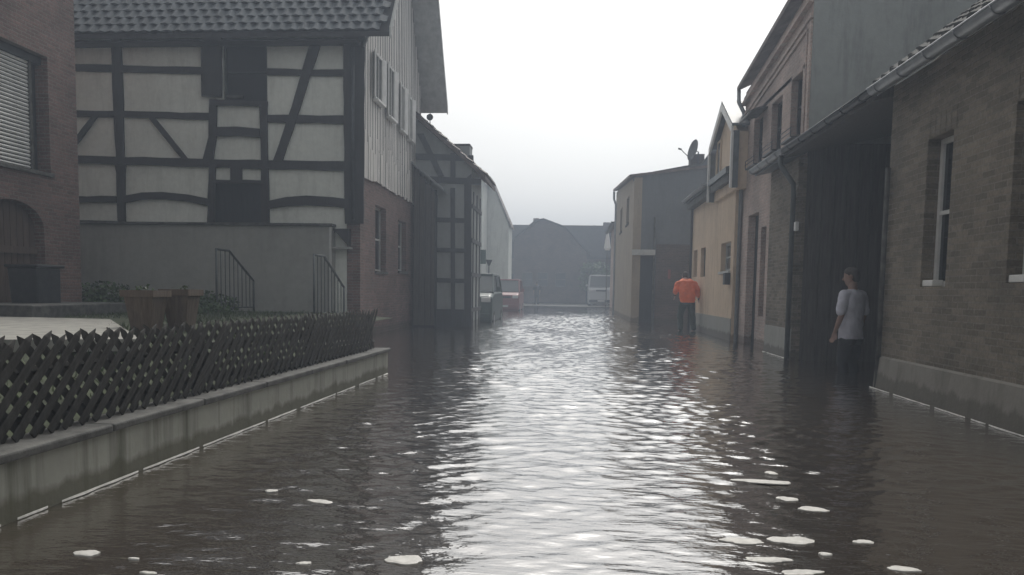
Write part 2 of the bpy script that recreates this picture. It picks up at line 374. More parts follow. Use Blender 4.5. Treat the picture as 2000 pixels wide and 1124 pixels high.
# retaining wall
rw = thing('retaining_wall', (-2.7, 6, 0), 'low stained concrete garden wall with dark cap beside the flood water', 'wall')
def along_wall(y0, y1, off0, off1, z0, z1):
    return [(WL(y0)-off0, y0, z0), (WL(y0)-off1, y0, z0), (WL(y1)-off1, y1, z0), (WL(y1)-off0, y1, z0)], (0, 0, z1-z0)
w = MB(); w.prism(*along_wall(-4, 9.75, 0, .2, -.4, .285)); 
w.build('wall', M['concrete'], rw)
cp = MB(); y = -4.0
while y < 9.7:
    y2 = min(y+1.0, 9.79); cp.prism(*along_wall(y, y2-.008, -.035+random.uniform(-.004, .004), .235, .287+random.uniform(0, .003), .335)); y = y2
cp.build('cap', M['cap'], rw, bevel=.012)
MB().box(-5.0, WL(9.75)-.2, 9.55, 9.75, -.4, .42).build('wall', M['concrete'], rw)

# lattice fence (crossed half-round pales)
fn = thing('wood_fence', (-2.75, 6, .33), 'dark weathered lattice fence of crossed pointed pales on the low concrete wall', 'fence')
FX = lambda y: WL(y)-.12
bays = [-1.2+2.2*k for k in range(6)]
for bi, (b0, b1) in enumerate(zip(bays[:-1], bays[1:])):
    b1 = min(b1, 9.7); mb = MB(); sp = .118; hgt = .45; lean = .472; n = int(round((b1-b0)/sp))
    for k in range(n+1):
        for side in (-1, 1):
            yb = b0+k*sp - side*lean/2; yt = yb+side*lean; 
            if not (b0-.06 < (yb+yt)/2 < b1-.05) or yb < -1.3 or max(yb, yt) > 9.72: continue
            j = random.uniform(-.012, .012); zt = .355+hgt+random.uniform(-.015, .015); zb = .345
            xo = .016*side; rw_ = .026
            a = Vector((FX(yb)+xo, yb+j, zb)); c = Vector((FX(yt)+xo, yt+j, zt)); d = (c-a).normalized(); s = Vector((0, d.z, -d.y)); o = Vector((1, 0, 0))*side
            ring = [(-1, 0), (-.75, .55), (0, .85), (.75, .55), (1, 0)]
            vs = []
            for (p, kx) in ((a, 1), (c, 1), (c+d*.055, .12)):
                for (u, h) in ring: vs.append(p + s*(u*rw_*kx) + o*(h*rw_*.55*kx))
            fs = []
            for r0 in (0, 5):
                for q in range(4): fs.append((r0+q, r0+q+1, r0+q+6, r0+q+5))
                fs.append((r0, r0+5, r0+9, r0+4))
            fs.append((0, 4, 3, 2, 1)); fs.append((10, 11, 12, 13, 14)); mb.add(vs, fs)
    mb.build('lattice', M['lattice'], fn)
    for z in (.42, .66):
        MB().tube([(FX(b0)-.055, b0+.02, z), (FX(b1)-.055, b1-.02, z)], .026, 6).build('rail', M['lattice'], fn)
for b in bays[:-1]+[9.66]:
    MB().tube([(FX(b)-.10, b, .2), (FX(b)-.10, b, .74), (FX(b)-.10, b, .77)], [.045, .045, .02], 8).build('post', M['lattice'], fn)

# foam lines where water meets the walls
def foam(name, pts, label, w=.012, gap=.25):
    mb = MB(); pts = [Vector(p) for p in pts]
    for a, b in zip(pts, pts[1:]):
        n = int((b-a).length/.05); t = (b-a).normalized(); s = Vector((-t.y, t.x, 0)); ph = rng.random()*9
        wd = [max(0, w*(.55+.5*math.sin(i*.9+ph)+.4*math.sin(i*.37+ph*2)+rng.normal(0, .25))) for i in range(n+1)]
        for i in range(n):
            if wd[i] <= .08*w and wd[i+1] <= .08*w: continue
            p = a+(b-a)*(i/n); q = a+(b-a)*((i+1)/n); u, v_ = wd[i], wd[i+1]
            z0 = Vector((0, 0, .004)); z1 = Vector((0, 0, .016))
            mb.add([p-s*u+z0, p+z1, p+s*u+z0, q-s*v_+z0, q+z1, q+s*v_+z0], [(0, 1, 4, 3), (1, 2, 5, 4)])
    o = mb.build(name, M['foam'], None, smooth=True); return tag(o, label, 'foam', kind='stuff')

HAZE = .0078; SUN_EL = 49; SUN_ROT = 5; SKY = .10; SUN = 1.5; EXPO = 0.58
# ================================================================== LEFT SIDE
# ---- brick house at the left edge
BX = -9.3
bh = thing('brick_house', (BX, 13, .5), 'red brick house at the left edge with white roller shutter and arched gate', 'house')
cor = onX(152, 300, BX).y; zt = 8.2
wz0, wz1 = onX(60, 331, BX).z, onX(60, 98, BX).z; wy1 = onX(95, 200, BX).y; wy0 = wy1 - 2.2
az = onX(40, 392, BX).z; ay1 = onX(88, 500, BX).y; ay0 = ay1-1.5
mb = MB(); wallX(mb, BX-.35, BX, -3, cor, -.2, zt, [(wy0, wy1, wz0, wz1), (ay0, ay1, .3, az)])
mb.box(BX-7, BX-.351, cor-.35, cor, -.2, zt)
# brick arch filling the gate opening's corners
mid = (ay0+ay1)/2; rr = (ay1-ay0)/2; N_ = 10
for sd in (-1, 1):
    pts = [(BX-.35, mid+sd*rr, az)] + [(BX-.35, mid+sd*rr*math.cos(a), az-.45+.45*math.sin(a)) for a in [math.pi/2*k/N_ for k in range(N_+1)]]
    for p, q in zip(pts[1:-1], pts[2:]): mb.prism([pts[0], p, q], (.349, 0, 0))
mb.build('wall', M['brick_red'], bh)
sl = MB(); z = wz0+.04
while z < wz1-.05:
    sl.add([(BX-.17, wy0+.06, z), (BX-.17, wy1-.30, z), (BX-.145, wy1-.30, z+.022), (BX-.145, wy0+.06, z+.022), (BX-.17, wy0+.06, z+.05), (BX-.17, wy1-.30, z+.05)], [(0, 1, 2, 3), (3, 2, 5, 4)]); z += .066
wn = windowX(bh, BX, .24, -1, wy0+.003, wy1-.003, wz0+.003, wz1-.003, 'darkmetal', .07, 0, 'glass', 'cap')
sl.build('roller_shutter', M['white'], wn)
MB().box(BX-.22, BX-.13, wy1-.295, wy1-.235, wz0+.01, wz1-.01).build('shutter_guide', M['cap'], wn)
MB().box(BX-.22, BX-.12, wy0+.003, wy1-.003, wz1-.14, wz1-.004).build('shutter_box', M['darkmetal'], wn)
gt = MB(); k = ay0+.02
while k < ay1-.02: gt.box(BX-.22, BX-.18, k, min(k+.135, ay1-.01), .35, az-.01); k += .15
gt.build('gate', M['door_brown'], bh)
MB().box(BX-.16, BX-.12, ay0+.02, ay1-.02, 1.6, 1.72).build('gate_rail', M['door_brown'], bh)
MB().prism([(BX-8, cor+.3, zt-.1), (BX+.4, cor+.3, zt-.1), (BX+.4, cor+.3, zt+.1), (BX-3.5, cor+.3, zt+3), (BX-8, cor+.3, zt+.1)], (0, -18, 0)).build('roof', M['tile_red'], bh)

# dark waste bin by the gate
b0 = onX(72, 560, BX+.55)
wb = thing('waste_bin', (b0.x, b0.y, .55), 'dark wheeled waste bin beside the arched gate of the brick house', 'waste bin')
bz = onX(72, 524, BX+.55).z
MB().prism([(b0.x-.22, b0.y-.28, .6), (b0.x+.22, b0.y-.28, .6), (b0.x+.26, b0.y-.33, bz), (b0.x-.26, b0.y-.33, bz)], (0, .56, 0)).build('bin_body', M['darkmetal'], wb, bevel=.02)
MB().box(b0.x-.29, b0.x+.29, b0.y-.36, b0.y+.3, bz+.003, bz+.05).build('lid', M['darkmetal'], wb, bevel=.015)
for s in (-1, 1): MB().tube([(b0.x+s*.24, b0.y+.27, .62), (b0.x+s*.29, b0.y+.27, .62)], .09, 12).build('wheel', M['rubber'], wb)
# low stone step in front of gate
st = onX(30, 605, BX+1.2)
stp = MB().box(BX+.1, BX+1.5, ay0-.9, ay1+.2, .45, .78).build('stone_step', M['cap'], None, bevel=.02); tag(stp, 'low grey stone step in front of the arched gate', 'step')

# ---- half-timbered house
FY = 16.9; GX = -4.75; BY = 23.3
th = thing('timber_house', (-8, 20, .5), 'large half timbered house with steep dark tiled roof and weathered board gable towards the street', 'house')
eave = 6.62
P = lambda px, py, y=FY: onY(px, py, y)
# infill wall with openings (door, small windows, upper window)
d_x0, d_x1 = P(413, 390).x, P(526, 390).x; dz0, dz1 = 2.50, P(470, 357).z
uw = (P(436, 150).x, P(522, 150).x, P(470, 203).z, P(470, 78).z)
mb = MB(); wallY(mb, FY, FY+.25, -17, GX-.02, -.2, eave+.1, [(d_x0, d_x1, dz0, dz1), uw]); mb.build('wall', M['panel'], th)
bi = 0
def beam(pts, proud=.045):
    global bi; bi += 1; e = proud+.0022*bi
    q = []
    for (xa, ya), (xb, yb) in zip(pts, pts[1:]+pts[:1]):
        k = max(1, int(math.hypot(xb-xa, yb-ya)/28))
        q += [(xa+(xb-xa)*i/k+(random.uniform(-.9, .9) if i else 0), ya+(yb-ya)*i/k+(random.uniform(-.9, .9) if i else 0)) for i in range(k)]
    pts = q
    fb.prism([P(*p) for p in pts], (0, .05, 0)); n = len(pts)
    for k in range(len(fb.v)-2*n, len(fb.v)):
        x, y, z = fb.v[k]; fb.v[k] = (x, y-e, z)
fb = MB()
for pts in [
    [(219, 62), (237, 62), (243, 200), (247, 435), (232, 436), (229, 330), (223, 200)],          # post
    [(226, 322), (247, 322), (246, 348), (231, 348)],
    [(60, 126), (160, 127), (400, 133), (400, 146), (160, 140), (60, 139)],
    [(523, 135), (600, 138), (678, 137), (678, 150), (600, 149), (523, 148)],
    [(60, 216), (160, 217), (412, 222), (412, 235), (160, 229), (60, 228)],
    [(523, 226), (690, 227), (690, 243), (523, 240)],
    [(60, 303), (160, 305), (410, 312), (690, 317), (690, 335), (410, 328), (160, 320), (60, 318)],
    [(60, 384), (229, 384), (229, 397), (60, 396)],
    [(247, 383), (280, 377), (320, 376), (370, 381), (410, 389), (410, 404), (370, 395), (320, 390), (280, 391), (247, 397)],
    [(527, 393), (560, 386), (600, 383), (650, 386), (690, 391), (690, 409), (650, 404), (600, 402), (560, 404), (527, 409)],
    [(60, 429), (160, 431), (410, 439), (655, 447), (655, 456), (410, 446), (160, 438), (60, 436)],
    [(183, 228), (194, 228), (150, 288), (142, 282)],
    [(293, 232), (305, 232), (369, 311), (357, 311)],
    [(606, 92), (627, 92), (592, 200), (553, 317), (535, 317), (572, 210)],
    [(412, 195), (426, 195), (425, 270), (419, 312), (399, 312), (410, 270)],
    [(509, 200), (524, 200), (526, 330), (528, 440), (512, 440), (512, 310)],
    [(411, 325), (424, 325), (421, 440), (407, 440)],
    [(425, 250), (465, 249), (509, 253), (510, 270), (465, 267), (423, 268)],
    [(420, 196), (525, 200), (525, 210), (420, 208)],
    [(453, 328), (475, 328), (475, 357), (453, 357)],
    [(420, 352), (515, 354), (515, 361), (420, 359)],
    [(397, 60), (436, 60), (436, 192), (397, 190)],
    [(672, 60), (714, 60), (712, 438), (676, 438)],
    [(60, 52), (714, 56), (714, 74), (60, 68)],
]: beam(pts)
fb.build('timber_frame', M['beam'], th)
# side panel pieces closing the facade behind frames, dark door and window
MB().box(d_x0, d_x1, FY+.08, FY+.12, dz0, dz1).build('door', M['door'], th)
ww = windowY(th, FY, .06, uw[0]+.003, uw[1]-.003, uw[2]+.003, uw[3]-.003, 'door', .05, 1, 'glass')
wp = P(436, 150).x+.02, P(473, 150).x
MB().box(wp[0], wp[1], FY+.02, FY+.05, P(440, 192).z, P(440, 186).z).box(wp[0], wp[0]+.03, FY+.02, FY+.05, P(440, 186).z, P(440, 100).z).build('shutter', M['cap'], th)
# gable wall towards the street
ridgeY = (FY+BY)/2+.15; ridgeZ = eave+5.4
gy0, gy1 = FY+.25, BY
z_b = onX(715, 347, GX).z
holes = [(onX(733, 400, GX).y, onX(754, 400, GX).y, onX(740, 530, GX).z, onX(745, 405, GX).z), (onX(778, 400, GX).y, onX(794, 400, GX).y, onX(785, 530, GX).z, onX(785, 432, GX).z)]
holes = [(min(a, b), max(a, b), c, d) for a, b, c, d in holes]
mb = MB(); wallX(mb, GX-.3, GX, FY+.25, BY, -.4, 3.7, holes); mb.box(GX-.3, GX, FY-.012, FY+.249, -.4, 3.7)
mb.build('brick_base', M['brick_red'], th)
for h in holes: windowX(th, GX, .14, -1, h[0]+.003, h[1]-.003, h[2]+.003, h[3]-.003, 'offwhite', .05, 1, 'glass', 'cap')
bd = MB(); bt = MB(); y = FY+.05; 
while y < BY:
    wd = random.uniform(.15, .24); t = (y-FY)/(BY-FY); top = eave+.1 + (1-abs(y+wd/2-ridgeY)/((BY-FY)/2))*5.3
    y2 = min(y+wd-.036, BY); px_ = random.uniform(0, .02)
    zb = z_b-.02+random.uniform(-.04, .04); brk = random.uniform(4.2, 4.9)
    bd.box(GX+.02+px_, GX+.05+px_, y, y2, zb, brk-.01); bd.box(GX+.015+px_, GX+.05+px_*.3, y+.003, y2-.003, brk, max(top, brk+.5)-.02)
    if True: bt.box(GX+.021, GX+.058, y2+.002, y2+.034, zb+.03, max(top, brk+.5)-.04)
    y += wd
gab = bd.build('gable_boards', M['boards'], th); bt.build('gable_battens', M['beam_grey'], th)
MB().prism([(GX-.28, FY, 3.7), (GX-.28, BY, 3.7), (GX-.28, BY, eave), (GX-.28, ridgeY, ridgeZ-.2), (GX-.28, FY, eave)], (.29, 0, 0)).build('gable_core', M['beam'], th)
for (a, b, zt_, zb_) in [(721, 738, 96, 200), (748, 762, 122, 235), (773, 783, 160, 262), (790, 798, 185, 280)]:
    ya, yb = onX(a, 180, GX).y+.12, onX(b, 180, GX).y-.02
    z0, z1 = onX(a+6, zb_-4, GX).z, onX(a, zt_, GX).z
    w_ = MB(); w_.box(GX+.07, GX+.12, ya, ya+.06, z0, z1).box(GX+.07, GX+.12, yb-.06, yb, z0, z1).box(GX+.07, GX+.12, ya+.06, yb-.06, z1-.06, z1).box(GX+.07, GX+.12, ya+.06, yb-.06, z0, z0+.06).box(GX+.075, GX+.115, (ya+yb)/2-.02, (ya+yb)/2+.02, z0+.06, z1-.06)
    w = w_.build('window', M['offwhite'], th); MB().box(GX+.055, GX+.08, ya+.06, yb-.06, z0+.06, z1-.06).build('pane', M['glass'], w)
    MB().box(GX+.07, GX+.2, ya-.05, yb+.05, z0-.05, z0-.003).build('sill', M['white'], w)
    for s, ye in ((-1, ya), (1, yb)):
        sh = MB(); yo = ye+s*.03; dx = .10; zz = z0+.03
        sh.prism([(GX+.12, yo, z0+.01), (GX+.12+dx*.55, yo+s*.16, z0+.01), (GX+.12+dx*.55, yo+s*.16, z1), (GX+.12, yo, z1)], (-.02, s*.025, 0))
        sh.build('shutter', M['white'], w)
# roof: front slope tiles, back slope, soffits, verge
ZX0, ZX1 = -17.0, P(763, 65, FY-.45).x
ey, ez = FY-.5, P(300, 64, FY-.5).z
up = Vector((0, ridgeY-ey, ridgeZ-ez)); L_ = up.length
rf = MB(); te = .235; tw = .25
tiles(rf, (-13.2, ey, ez), (1, 0, 0), up, int((ZX1+13.2)/tw), int(L_/te), tw, te)
roof = rf.build('roof', M['tile'], th)
un = up.normalized(); nn_ = Vector((0, -un.z, un.y))
A = Vector((ZX0, ey, ez)) - nn_*.03; 
bk = Vector((0, BY+.5, ez+.16)); rd = Vector((0, ridgeY, ridgeZ))
MB().prism([(ZX0, ey+.02, ez-.02), (ZX0, ridgeY, ridgeZ-.03), (ZX0, ridgeY, ridgeZ-.16), (ZX0, ey+.02, ez-.12)], (ZX1-ZX0-.02, 0, 0)).build('roof_boarding', M['beam'], roof)  # shadow below the eave tiles put in as dark timber colour
MB().prism([(ZX0, bk.y, bk.z), (ZX0, ridgeY+.002, ridgeZ), (ZX0, ridgeY+.002, ridgeZ-.18), (ZX0, bk.y, bk.z-.2)], (ZX1-ZX0-.02, 0, 0)).build('roof_boarding', M['soffit'], roof)
for (y0, z0, y1, z1) in ((ey-.01, ez-.13, ridgeY, ridgeZ-.1), (bk.y+.01, bk.z-.2, ridgeY, ridgeZ-.1)):
    MB().prism([(ZX1-.015, y0, z0-.04), (ZX1-.015, y0, z0+.19), (ZX1-.015, y1, z1+.16), (ZX1-.015, y1, z1-.06)], (.03, 0, 0)).build('verge_board', M['soffit'], roof)
MB().box(ZX0, GX+.03, ey+.1, FY-.01, ez-.16, ez-.125).build('soffit', M['beam'], th)
gl = MB(); gl.tube([(GX+.10, FY-.10, eave-.3), (GX+.16, FY-.06, eave-.1), (GX+.35, FY-.3, eave+.0)], .035, 8)
gl.build('downpipe', M['zinc'], th, smooth=True)
MB().tube([(GX-.12, FY-.16, 2.6), (GX-.12, FY-.16, eave-.3)], .04, 8).build('downpipe', M['darkmetal'], th, smooth=True)
# rendered plinth block
PX1 = P(655, 500).x
pl = MB(); pl.box(-17, PX1, FY-.30, FY-.001, -.2, 2.44); pl.build('plinth', M['plinth'], th)
MB().box(-17, PX1+.04, FY-.36, FY-.05, 2.443, 2.50).build('plinth_cap', M['cap'], th, bevel=.01)
MB().prism([(PX1+.003, FY-.2, 2.40), (PX1+.36, FY-.2, 2.40), (PX1+.36, FY-.2, 2.02)], (0, .19, 0)).build('plinth_bracket', M['beam'], th)
MB().box(PX1+.003, PX1+.4, FY-.25, FY-.02, 1.96, 2.0).build('ledge', M['plinth'], th)
MB().box(PX1-.035, PX1+.012, FY-.33, FY-.302, .3, 2.43).build('edge_strip', M['offwhite'], th)

# stair railings
def railing(x, y0, y1, yf, ztop, zlow, zg, label):
    t = thing('stair_railing', (x, (y0+y1)/2, zg), label, 'railing', 'iron railings in front of the half timbered house')
    MB().tube([(x, y0, ztop), (x, yf, ztop), (x, y1, zlow)], .024, 8).build('handrail', M['ironrail'], t, smooth=True)
    for y, z in ((y0, ztop), (y1, zlow)): MB().tube([(x, y, zg-.1), (x, y, z)], .022, 8).build('post', M['ironrail'], t, smooth=True)
    MB().tube([(x, y0, zg+.12), (x, y1, zg+.10)], .014, 6).build('lower_rail', M['ironrail'], t)
    n = 9
    for k in range(1, n):
        y = y0+(y1-y0)*k/n; z = ztop if y < yf else ztop+(zlow-ztop)*(y-yf)/(y1-yf)
        MB().tube([(x, y, zg+.12), (x, y, z)], .010, 6).build('baluster', M['ironrail'], t)
    return t
r1 = [onX(422, 487, -7.0), onX(447, 488, -7.0), onX(495, 549, -7.0)]
railing(-7.0, r1[0].y, r1[2].y, r1[1].y, r1[0].z, r1[2].z, .55, 'dark iron stair railing standing nearer the planters')
r2 = [onX(613, 498, -5.0), onX(633, 499, -5.0), onX(676, 562, -5.0)]
railing(-5.0, r2[0].y, min(r2[2].y, 16.5), r2[1].y, r2[0].z, r2[2].z, .40, 'dark iron stair railing at the right end of the grey plinth')

# planters
def planter(px, py, y, wd, label, n):
    c = P(px, py, y); zt_ = c.z; zb = zt_-.52
    t = thing('planter', (c.x, c.y, zb), label, 'planter', 'tapered wooden planters behind the lattice fence')
    h = wd/2; q = h*.62; o = MB()
    o.v = [(c.x-q, y-q, zb), (c.x+q, y-q, zb), (c.x+q, y+q, zb), (c.x-q, y+q, zb), (c.x-h, y-h, zt_), (c.x+h, y-h, zt_), (c.x+h, y+h, zt_), (c.x-h, y+h, zt_)]
    o.f = [(0, 3, 2, 1), (0, 1, 5, 4), (1, 2, 6, 5), (2, 3, 7, 6), (3, 0, 4, 7), (4, 5, 6, 7)]
    o.build('pot', M['terracotta'], t, bevel=.01)
    rim = MB(); e = .02
    for (a, b, cc, d) in ((-h-e, h+e, -h-e, -h), (-h-e, h+e, h, h+e), (-h-e, -h, -h, h), (h, h+e, -h, h)): rim.box(c.x+a, c.x+b, y+cc, y+d, zt_-.06, zt_+.015)
    rim.build('rim', M['terracotta'], t)
    if n: leafball(MB(), (c.x, y, zt_+.03), (h*.8, h*.8, .05), n, .05).build('foliage', M['leaf'], t)
planter(285, 570, 8.6, .36, 'brown tapered wooden planter, left one of the pair behind the fence', 25)
planter(354, 568, 9.1, .34, 'brown tapered wooden planter, right one of the pair behind the fence', 12)

# shrubs at the foot of the walls
def shrub(c, r, n, s, label, name='shrub'):
    t = thing(name, (c[0], c[1], c[2]-r[2]), label, 'shrub', 'low shrubs at the foot of the house walls')
    leafball(MB(), c, r, n, s).build('foliage', M['leaf'], t)
    st_ = MB()
    for k in range(5):
        a = k*1.3; st_.tube([(c[0]+.05*math.cos(a), c[1]+.05*math.sin(a), c[2]-r[2]-.1), (c[0]+r[0]*.5*math.cos(a), c[1]+r[1]*.5*math.sin(a), c[2]+r[2]*.2)], [.012, .005], 5)
    st_.build('stem', M['terracotta'], t)
shrub((-9.5, 14.9, .80), (.8, .5, .36), 1500, .085, 'low dark green shrub at the corner of the brick house')
shrub((-8.0, 15.8, .72), (1.0, .4, .28), 1300, .085, 'low spreading green shrub behind the left planter')
shrub((-6.7, 13.6, .62), (.5, .35, .24), 700, .07, 'small green shrub beside the right planter')
# grass: blades over the garden
gr = MB()
for k in range(15000):
    x = rng.uniform(-9.2, -2.95); y = rng.uniform(3, 14.5)
    if x > WL(min(y, 9.7))-.3 or (y > 9.3 and x > -4.9): continue
    if pa.y-.1 < y < pd.y+.2 and x < -5.9 : continue
    h = rng.uniform(.03, .10); a = rng.random()*6.28; l = rng.normal(0, .03); z = gh(x, y)-.015; w_ = rng.uniform(.006, .013)
    gr.add([(x-w_*math.cos(a), y-w_*math.sin(a), z), (x+w_*math.cos(a), y+w_*math.sin(a), z), (x+l, y+l, z+h)], [(0, 1, 2)])
tag(gr.build('grass', M['grass']), kind='stuff')

# ---- timber lean-to and second timber house
P2 = lambda px, py, y=22.6: onY(px, py, y)
sh = thing('timber_shed', (-4.2, 22.3, 0), 'dark boarded lean-to shed squeezed between the two timber houses', 'shed')
a_, b_ = P2(797, 318, 22.2), P2(866, 372, 22.2); c_ = P2(848, 640, 22.2)
s_ = MB(); s_.prism([(GX+.08, 22.2, -.4), (c_.x, 22.2, -.4), (c_.x, 22.2, b_.z-.1), (GX+.08, 22.2, a_.z-.1)], (0, 1.2, 0)); s_.build('wall', M['door'], sh)
bb = MB(); x = GX+.10
while x < c_.x-.03:
    t = (x-(GX+.08))/(c_.x-GX-.08); bb.box(x, min(x+.15, c_.x-.01), 22.165, 22.197, .05, a_.z-.16+(b_.z-a_.z)*t); x += .17
bb.build('cladding', M['shade_dark'], sh)
MB().prism([(GX+.08, 21.9, a_.z-.06), (b_.x+.06, 21.9, b_.z-.06), (b_.x+.06, 21.9, b_.z), (GX+.08, 21.9, a_.z)], (0, 1.6, 0)).build('roof', M['zinc'], sh)

h2 = thing('timber_house', (-4, 23.5, 0), 'smaller half timbered house with gable end and pale panels standing out into the street', 'house')
HX = P2(920, 500).x; HY = 22.6; HY1 = 24.9
v0, v1 = P2(803, 216), P2(950, 346); slope = (v1.z-v0.z)/(v1.x-v0.x)
rx = v0.x-.9; rz = v0.z-slope*.9
zr = lambda x: v0.z+slope*(x-v0.x) if x > rx else rz+slope*(rx-x)
mb = MB(); mb.prism([(rx-3.2, HY, -.4), (HX, HY, -.4), (HX, HY, zr(HX)-.12), (rx, HY, rz-.12), (rx-3.2, HY, zr(rx-3.2)-.12)], (0, HY1-HY, 0)); mb.build('wall', M['panel_dim'], h2)
fb = MB(); _P = P
def beam2(pts, proud=.03):
    global bi; bi += 1; e = proud+.0012*(bi % 20); n = len(pts)
    fb.prism([P2(*p) for p in pts], (0, .04, 0))
    for k in range(len(fb.v)-2*n, len(fb.v)): x, y, z = fb.v[k]; fb.v[k] = (x, y-e, z)
for pts in [[(907, 352), (921, 340), (921, 645), (907, 645)], [(848, 372), (854, 372), (853, 645), (846, 645)], [(880, 368), (889, 368), (889, 606), (881, 606)],
            [(848, 425), (908, 427), (908, 436), (848, 434)], [(848, 484), (908, 486), (908, 494), (848, 493)], [(848, 543), (908, 545), (908, 553), (848, 552)], [(848, 604), (921, 605), (921, 645), (846, 645)],
            [(800, 300), (925, 304), (925, 316), (800, 312)], [(840, 345), (940, 350), (940, 362), (840, 357)], [(815, 262), (828, 262), (868, 345), (856, 345)], [(880, 300), (890, 300), (890, 350), (880, 350)]]: beam2(pts)
fb.build('timber_frame', M['beam_grey'], h2)
sb = MB()
for y in (HY+.3, HY+1.1, HY+1.9): sb.box(HX+.002, HX+.03, y, y+.12, 0, 4)
for z in (.45, 1.5, 2.5, 3.5): sb.box(HX+.002, HX+.033, HY, HY1, z, z+.12)
sb.build('timber_frame', M['beam_grey'], h2)
r2_ = MB()
for (xa, xb) in ((rx, v1.x), (rx, rx-3.8)):
    r2_.prism([(xa, HY-.25, zr(xa+1e-6)-.10 if xb > xa else rz-.10), (xb, HY-.25, zr(xb)-.10), (xb, HY-.25, zr(xb)+.02), (xa, HY-.25, rz+.02)], (0, HY1-HY+.5, 0))
rr2 = r2_.build('roof', M['tile_red'], h2)
tl = MB(); tiles(tl, (v1.x+.02, HY-.3, zr(v1.x)+.02), (0, 1, 0), Vector((-1, 0, -slope)), 10, 12, .26, .26); tl.build('roof_tiles', M['tile_red'], rr2)
ch0, ch1 = P2(881, 285, 23.8), P2(920, 285, 23.8)
MB().box(ch0.x, ch1.x, 23.5, 24.1, 3.8, ch0.z-.06).build('chimney', M['panel_dim'], rr2)
MB().box(ch0.x-.01, ch1.x+.01, 23.48, 24.12, ch0.z-.06, ch0.z+.0).build('chimney_cap', M['cap'], rr2)
dp = P2(840, 230, 22.8)
an = MB(); an.tube([(dp.x, 22.8, dp.z-.6), (dp.x, 22.8, dp.z+.12)], .015, 6); ant = an.build('antenna_mast', M['darkmetal'], h2)
dm = MB()
for k in range(12):
    a0, a1 = 2*math.pi*k/12, 2*math.pi*(k+1)/12
    for (ra, rb, ya, yb) in ((.0, .06, .04, .03), (.06, .10, .03, 0)):
        dm.add([(dp.x+ra*math.cos(a0), 22.76+ya, dp.z+ra*math.sin(a0)), (dp.x+rb*math.cos(a0), 22.76+yb, dp.z+rb*math.sin(a0)), (dp.x+rb*math.cos(a1), 22.76+yb, dp.z+rb*math.sin(a1)), (dp.x+ra*math.cos(a1), 22.76+ya, dp.z+ra*math.sin(a1))], [(0, 1, 2, 3)])
dm.build('dish', M['darkmetal'], ant)

# ---- pale gable house further along
L3 = thing('gable_house', (-6, 50, 0), 'tall pale rendered gable house with a steep roof on the left down the street', 'house')
Y3 = 52; ap = onY(958, 345, Y3); er = onY(998, 440, Y3); wr = onY(993, 500, Y3)
xl = 2*ap.x-wr.x
mb = MB(); mb.prism([(xl, Y3, -.3), (wr.x, Y3, -.3), (wr.x, Y3, er.z-.05), (ap.x, Y3, ap.z-.1), (xl, Y3, er.z-.05)], (0, 2.8, 0)); mb.build('wall', M['white_render'], L3)
mb = MB()
for s, (xe, ze) in ((1, (er.x, er.z)), (-1, (2*ap.x-er.x, er.z))):
    mb.prism([(ap.x, Y3-.15, ap.z), (xe, Y3-.15, ze), (xe, Y3-.15, ze-.15), (ap.x, Y3-.15, ap.z-.18)], (0, 3.1, 0))
mb.build('roof', M['tile_red'], L3)
# lower front wing in between with windows
L3b = thing('rendered_house', (-6, 40, 0), 'pale house with a dark window and downpipe behind the parked cars on the left', 'house')
YL = 49.0; q0, q1 = onY(925, 400, YL), onY(942, 400, YL); 
zb3 = onY(940, 352, YL).z; mb = MB(); wallY(mb, YL, YL+.3, q0.x-6, q1.x, -.3, zb3, [(onY(928, 430, YL).x, onY(935, 430, YL).x, onY(930, 448, YL).z, onY(930, 432, YL).z)]); mb.box(q0.x-6, q1.x, YL+.301, YL+2.9, -.3, zb3); mb.build('wall', M['white_render'], L3b)
windowY(L3b, YL, .08, onY(928.3, 430, YL).x, onY(934.7, 430, YL).x, onY(930, 447, YL).z, onY(930, 433, YL).z, 'darkmetal', .03, 0, 'glass', 'white')
e1 = onY(950, 347, YL-.2); e0 = onY(890, 290, YL-.2)
MB().prism([(e0.x, YL-.2, e0.z), (e1.x, YL-.2, e1.z), (e1.x, YL-.2, e1.z-.18), (e0.x, YL-.2, e0.z-.2)], (0, 3.1, 0)).build('roof', M['tile_red'], L3b)
MB().prism([(e0.x, YL, zb3+.001), (q1.x-.02, YL, zb3+.001), (q1.x-.02, YL, e1.z-.15), (e0.x, YL, e0.z-.22)], (0, 2.85, 0)).prism([(e0.x-.001, YL, zb3+.001), (e0.x-.001, YL, e0.z-.22), (e0.x-5.5, YL, zb3+.001)], (0, 2.85, 0)).build('gable_wall', M['white_render'], L3b)
MB().prism([(e0.x, YL-.2, e0.z), (e0.x-6, YL-.2, zb3), (e0.x-6, YL-.2, zb3-.2), (e0.x, YL-.2, e0.z-.2)], (0, 3.1, 0)).build('roof', M['tile_red'], L3b)
MB().tube([(q1.x-.12, YL-.08, 0), (q1.x-.12, YL-.08, zb3-.4)], .06, 8).build('downpipe', M['offwhite'], L3b)

